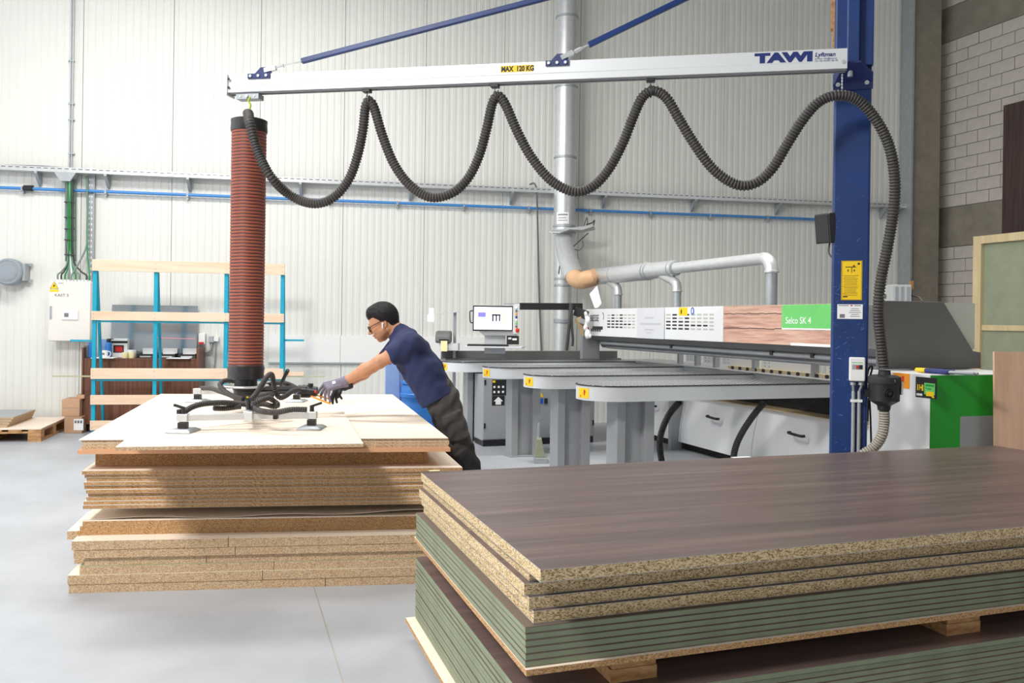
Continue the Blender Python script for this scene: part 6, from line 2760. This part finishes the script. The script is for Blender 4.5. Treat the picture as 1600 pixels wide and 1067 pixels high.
def f_body(p):
    d = s_ell(p, hd_(-.008, 0, .035), (.098, .076, .092), AXH)
    d = smin(d, s_ell(p, hd_(.035, 0, -.035), (.060, .058, .080), AXH), .04)
    d = smin(d, s_round(p, hd_(.069, 0, -.105), hd_(.05, 0, -.098), .020, .028), .025)     # chin
    d = smin(d, s_round(p, hd_(.055, .03, -.085), hd_(-.01, .055, -.06), .02, .02), .03)    # jaw
    d = smin(d, s_round(p, hd_(.055, -.03, -.085), hd_(-.01, -.055, -.06), .02, .02), .03)
    d = smin(d, s_round(p, hd_(.082, .032, .012), hd_(.088, -.032, .012), .014, .014), .02)  # brow
    d = smin(d, s_round(p, hd_(.092, 0, .004), hd_(.121, 0, -.036), .008, .0115), .010)      # nose
    d = smin(d, s_ell(p, hd_(.106, 0, -.041), (.013, .018, .008), AXH), .006)
    for s_ in (-1, 1):
        d = smin(d, s_ell(p, hd_(.070, .034 * s_, -.028), (.022, .022, .02), AXH), .02)       # cheek
        d = np.maximum(d, -s_ell(p, hd_(.099, .031 * s_, -.006), (.018, .018, .011), AXH)) if False else d
        d = smin(d, s_ell(p, hd_(-.012, .074 * s_, -.012), (.020, .009, .032), AXH), .008)    # ear
        d = smin(d, s_ell(p, hd_(-.008, .076 * s_, -.036), (.010, .007, .012), AXH), .008)
        d = smax(d, -s_ell(p, hd_(-.006, .086 * s_, -.014), (.010, .007, .016), AXH), .004)
        d = smin(d, s_ell(p, hd_(.083, .031 * s_, -.004), (.012, .014, .010), AXH), .004)     # eye lid
    d = smin(d, s_ell(p, hd_(.094, 0, -.064), (.013, .024, .007), AXH), .006)                # upper lip
    d = smin(d, s_ell(p, hd_(.089, 0, -.079), (.013, .02, .008), AXH), .006)                 # lower lip
    d = smax(d, -s_ell(p, hd_(.104, 0, -.0715), (.012, .024, .0026), AXH), .003)
    d = smin(d, s_round(p, hd_(-.035, 0, -.05), neck + np.array((.03, 0, -.02)), .058, .066), .03)
    # trunk (under the clothes)
    for s_ in (-1, 1):
        oy = np.array((0, .07 * s_, 0), np.float32)
        d = smin(d, s_round(p, hip + oy, ches + oy, .095, .10), .05)
        d = smin(d, s_round(p, ches + oy, uche + oy, .10, .08), .05)
    d = smin(d, s_round(p, shN, shF, .055, .055), .05)
    for (a, e_, w) in ((shN, elN, wrN), (shF, elF, wrF)):
        d = smin(d, s_round(p, a, e_, .053, .043), .03)
        m1 = a * .45 + e_ * .55
        d = smin(d, s_ell(p, m1 + np.array((.005, 0, .004)), (.05, .047, .047)), .03)
        d = smin(d, s_round(p, e_, e_ * .62 + w * .38, .043, .043), .02)
        d = smin(d, s_round(p, e_ * .62 + w * .38, w, .043, .028), .03)
    for (a, k, n_) in ((hipN, kneN, ankN), (hipF, kneF, ankF)):
        d = smin(d, s_round(p, a, k, .075, .05), .03)
        d = smin(d, s_round(p, k, n_, .05, .035), .03)
    return d


lo = np.minimum.reduce([wrN, wrF, ankN, ankF, HC]) - np.array((.08, .12, .06))
hi = np.maximum.reduce([wrN, ankN, ankF, HC, shF]) + np.array((.12, .12, .16))
hi[1] = max(hi[1], MDp + .32)
lo[1] = MDp - .32
body = sdf_obj('body', f_body, lo, hi, .0095, M_skin, man, (HC - np.array((.14, .095, .14)), HC + np.array((.10, .095, .02)), .0034))

# hair
def f_hair(p):
    q = (p - HC) @ AXH.T
    fq, uq = q[..., 0], q[..., 2]
    line = .012 + .42 * fq + .020 * np.exp(-((fq - .050) / .026) ** 2) - .02 * np.clip((.02 - fq) / .03, 0, 1)   # hairline: temple recess, sideburn
    up_ = np.clip((uq - line) / .085, 0, 1)
    thick_ = .004 + .0135 * up_ * (2 - up_) + .010 * np.exp(-((fq - .07) / .03) ** 2) * np.clip((uq - line) / .03, 0, 1)
    d = s_ell(p, hd_(-.008, 0, .035), (.098, .076, .092), AXH)
    d = smin(d, s_round(p, hd_(-.035, 0, -.02), hd_(-.045, 0, -.06), .056, .054), .03)
    d = d - thick_
    face = smax((uq - line) * .92, -(fq + .004 - .10 * uq), .004)
    face2 = smax(uq + .005, -(fq + .034 - .30 * uq), .008)
    face = smin(face, face2, .003)
    d = smax(d, -face, .004)
    d = smax(d, -(uq + .068 + .25 * (fq + .05)), .006)
    d = d + .0014 * np.sin(q[..., 1] * 240 + fq * 50 + 3 * np.sin(fq * 40)) * up_
    return d


sdf_obj('hair', f_hair, HC - .19, HC + .22, .0048, M_hair, man)
b = MB()
for s_ in (-1, 1):
    for f0, f1 in (((.090, .014, .017), (.088, .046, .014)),):
        b.tube([hd_(f0[0] + .002, f0[1] * s_, f0[2]), hd_(.096, .03 * s_, .0215), hd_(f1[0] - .006, f1[1] * s_, f1[2])], [.003, .0045, .0025], 6)
b.build('eyebrows', M_hair, man, smooth=True)
# glasses
gl = MB()
for s_ in (-1, 1):
    ring = [hd_(.110 - .006 * abs(math.cos(t)), .032 * s_ + .025 * math.cos(t), -.010 + .021 * math.sin(t)) for t in np.linspace(0, 2 * math.pi, 21)]
    gl.tube(ring, .0026, 6, caps=False)
    gl.tube([hd_(.106, .057 * s_, -.002), hd_(.06, .072 * s_, .002), hd_(.0, .084 * s_, .006), hd_(-.02, .084 * s_, .0)], .0028, 6)
gl.tube([hd_(.112, .008, -.004), hd_(.115, 0, -.001), hd_(.112, -.008, -.004)], .0025, 6)
gls = gl.build('glasses', M_black, man, smooth=True)
b = MB()
for s_ in (-1, 1):
    n0 = len(b.v)
    pts = [tuple(hd_(.1095, .032 * s_ + .024 * math.cos(t), -.010 + .020 * math.sin(t))) for t in np.linspace(0, 2 * math.pi, 17)[:-1]]
    b.add(pts, [tuple(range(16))])
b.build('lenses', mat('lens_glass', (.9, .93, .95), .05, trans=1.0), gls)
b = MB()
for s_ in (-1, 1):
    b.ell(hd_(.092, .031 * s_, -.006), .008, .011, .007)
b.build('eyes', mat('eye_dark', S(40, 30, 28), .3), man, smooth=True)
b = MB()
b.ell(hd_(-.004, .086, -.014), .008, .006, .009)
b.tube([hd_(-.002, .089, -.016), hd_(.008, .089, -.042)], [.0055, .005], 8)
b.build('earbud', M_white, man, smooth=True)


def f_stub(p):
    q = (p - HC) @ AXH.T
    fq, uq = q[..., 0], q[..., 2]
    d = f_body(p) - .0012
    d = smax(d, uq + .048 - .35 * np.clip(.03 - fq, 0, .04), .01)
    return smax(smax(d, -(fq + .012), .006), -(uq + .120), .004)


sdf_obj('stubble_shade', f_stub, HC - np.array((.14, .09, .13)), HC + np.array((.10, .09, .03)), .004, mat('stubble_shade_skin', S(166, 116, 88), .6, var=.08, scale=60), man)  # darker shell paints stubble and the shadow along the jaw

# t-shirt
tax = uche - hip
tax = tax / np.linalg.norm(tax)
hemA, hemB = J(654, 641), J(719, 605)
hemd = hemB - hemA
hemn = np.array((-hemd[2], 0, hemd[0]), np.float32)
hemn = hemn / np.linalg.norm(hemn)
if hemn @ tax > 0:
    hemn = -hemn


def f_shirt(p):
    d = None
    for s_ in (-1, 1):
        oy = np.array((0, .078 * s_, 0), np.float32)
        q0 = J(684, 622) + oy
        x = s_round(p, q0 - tax * .06, J(662, 580) + oy, .128, .122)
        d = x if d is None else smin(d, x, .06)
        d = smin(d, s_round(p, J(662, 580) + oy, J(643, 552) + oy, .122, .118), .05)
        d = smin(d, s_round(p, J(643, 552) + oy, J(631, 536) + oy * 1.1, .118, .085), .05)
    d = smin(d, s_round(p, shN + np.array((0.0, .02, .01)), shF + np.array((0, -.02, .01)), .078, .078), .06)
    d = smin(d, s_round(p, J(632, 530), J(622, 519), .085, .068), .05)
    # sleeves
    for (a, e_) in ((shN, elN), (shF, elF)):
        e2 = a + (e_ - a) * .80
        x = s_round(p, a, e2, .076, .070)
        cutp = a + (e_ - a) * .66
        x = smax(x, plane_(p, cutp, (e_ - a)), .006)
        d = smin(d, x, .035)
    # folds
    q = p - hip
    w1 = np.sin((q[..., 0] * 38 + q[..., 2] * 62 + 2.2 * np.sin(q[..., 1] * 14)))
    w2 = np.sin((q[..., 0] * 75 - q[..., 2] * 40 + 3 * np.sin(q[..., 1] * 21)))
    d = d + .0028 * w1 + .0018 * w2
    d = smax(d, plane_(p, hemA, hemn), .008)
    nk = neck + (HC - neck) * .12
    d = smax(d, plane_(p, nk + np.array((-.005, 0, .012)), (np.array(HC) - neck) + np.array((-.03, 0, .02))), .008)
    return d


lo = np.minimum.reduce([elN, elF, hemA]) - np.array((.05, .0, .06))
hi = np.maximum.reduce([hemB, shF, neck]) + np.array((.12, .1, .12))
lo[1], hi[1] = MDp - .36, MDp + .36
sdf_obj('tshirt', f_shirt, lo, hi, .0075, M_shirt, man)

# trousers
def f_trs(p):
    d = None
    for (a, k, n_) in ((hipN, kneN, ankN), (hipF, kneF, ankF)):
        x = s_round(p, a, k, .108, .080)
        x = smin(x, s_round(p, k, n_, .080, .072), .03)
        d = x if d is None else smin(d, x, .02)
    for s_ in (-1, 1):
        d = smin(d, s_round(p, hip + np.array((.0, .06 * s_, .015), np.float32), J(686, 612) + np.array((0, .06 * s_, 0), np.float32), .118, .108), .05)
    # cargo pocket and knee patch of the near leg
    ld = (kneN - hipN) / np.linalg.norm(kneN - hipN)
    pc = hipN + ld * .15 + np.array((.03, -.085, 0), np.float32)
    ax2 = np.stack([ld, np.array((0, 1, 0), np.float32), np.cross(ld, np.array((0, 1, 0), np.float32))])
    q = np.abs((p - pc) @ ax2.T) - np.array((.075, .022, .06), np.float32)
    box = np.linalg.norm(np.maximum(q, 0), axis=-1) + np.minimum(q.max(-1), 0) - .012
    d = smin(d, box, .012)
    pc2 = hipN + ld * .075 + np.array((.03, -.09, 0), np.float32)
    q = np.abs((p - pc2) @ ax2.T) - np.array((.022, .026, .064), np.float32)
    box = np.linalg.norm(np.maximum(q, 0), axis=-1) + np.minimum(q.max(-1), 0) - .008
    d = smin(d, box, .008)
    q = p - hipN
    t = q @ ld
    d = d + .004 * np.sin(t * 58 + 2.5 * np.sin(q[..., 0] * 18 + q[..., 1] * 9)) + .002 * np.sin(q[..., 0] * 90 + t * 33)
    d = smax(d, -(p[..., 2] - .045), .01)
    return d


lo = np.minimum.reduce([hipN, ankN, ankF, hip]) - np.array((.17, 0, .1))
hi = np.maximum.reduce([hip, ankN, ankF, hemB]) + np.array((.14, 0, .1))
lo[1], hi[1] = MDp - .27, MDp + .27
sdf_obj('trousers', f_trs, lo, hi, .0085, M_trs, man)


def f_low(p):
    kd_ = (ankN - kneN) / np.linalg.norm(ankN - kneN)
    d = f_trs(p) - .004
    return smax(d, -plane_(p, kneN - kd_ * .10, kd_ + np.array((.25, 0, 0), np.float32)), .004)


sdf_obj('knee_panels', f_low, lo, np.array((hi[0], hi[1], kneN[2] + .22)), .0085, M_trsd, man)
b = MB()
kd = (ankN - kneN) / np.linalg.norm(ankN - kneN)
# shoes
for (nm, n_) in (('shoe', ankN), ('shoe', ankF)):
    def f_shoe(p, n_=n_):
        g = np.array((n_[0], n_[1], 0), np.float32)
        d = s_round(p, g + np.array((.04, 0, .05)), g + np.array((-.13, 0, .04)), .05, .042)
        d = smin(d, s_round(p, g + np.array((.02, 0, .06)), g + np.array((.02, 0, .11)), .052, .055), .03)
        return smax(d, -(p[..., 2] - .002), .004)
    g = np.array((n_[0], n_[1], 0), np.float32)
    sdf_obj(nm, f_shoe, g - np.array((.22, .1, .02)), g + np.array((.14, .1, .2)), .009, M_trsd, man)


# gloves: palm, four fingers and a thumb each
def glove(wr, kn, side, name, m):
    """wr wrist, kn knuckle centre, side = unit vector across the palm"""
    ax = (kn - wr) / np.linalg.norm(kn - wr)
    nrm = np.cross(ax, side)
    if nrm[2] > 0:
        nrm = -nrm                                   # palm side (down)
    prs = [(wr - ax * .035, wr + ax * .01, .037, .035)]
    pal0 = wr + ax * .01
    fl_ = [.078, .090, .090, .080]
    prim = []
    fng = []
    for i in range(4):
        off = side * (-.031 + .0215 * i)
        k0 = kn + off - ax * (.007 * i)
        prim.append((pal0 + off * .75, k0, .017, .0145))
        L = fl_[i]
        dn = nrm * .45 + np.array((0, 0, -.65), np.float32) + side * (.22 * (i - 1.5))
        c_ = (.72, .45, .2, -.1)[i]
        d1, d2, d3 = [x / np.linalg.norm(x) for x in (ax * (c_ + .35) + dn, ax * c_ + dn, ax * (c_ - .3) + dn)]
        a1 = k0 + d1 * L * .46
        a2 = a1 + d2 * L * .34
        a3 = a2 + d3 * L * .26
        fng += [(k0, a1, .0108, .0098), (a1, a2, .0098, .0092), (a2, a3, .0092, .008)]
    t0 = wr + ax * .03 + side * -.030
    t1 = t0 + (ax * .5 + side * -.35 + nrm * .75) * .042
    t2 = t1 + (ax * .7 + side * .0 + nrm * .7) * .034
    prim += [(t0, t1, .016, .013), (t1, t2, .013, .010)]

    def fn(p):
        d = None
        for (a, b_, ra, rb) in prs + prim:
            x = s_round(p, a, b_, ra, rb)
            d = x if d is None else smin(d, x, .007)
        for (a, b_, ra, rb) in fng:
            d = smin(d, s_round(p, a, b_, ra, rb), .002)
        cuff = s_round(p, wr - ax * .032, wr - ax * .027, .040, .040)
        d = smin(d, cuff, .004)
        return smax(d, plane_(p, wr - ax * .04, -ax), .003)
    allp = np.array([x for q in prs + prim + fng for x in (q[0], q[1])])
    return sdf_obj(name, fn, allp.min(0) - .05, allp.max(0) + .05, .0028, m, man)


knN = J(508, 604.5, -.20)
_ax = (knN - wrN) / np.linalg.norm(knN - wrN)
_sd = np.array((.50, -.72, -.48), np.float32)
_sd = _sd - _ax * (_sd @ _ax)
_sd = _sd / np.linalg.norm(_sd)
glove(wrN + (knN - wrN) * .1, knN, _sd, 'glove', M_glove)
b = MB()
q = wrN * .52 + knN * .48
axn = (knN - wrN) / np.linalg.norm(knN - wrN)
b.obox(q + np.array((0, -.031, .016)), .022, .02, .001, axn, (0, -.86, .5))
b.build('glove_print', M_wtxt, man)
knF = J(524, 610, -.02)
glove(wrF, knF, np.array((0.0, 1.0, .1), np.float32) / 1.005, 'glove', M_gloved)
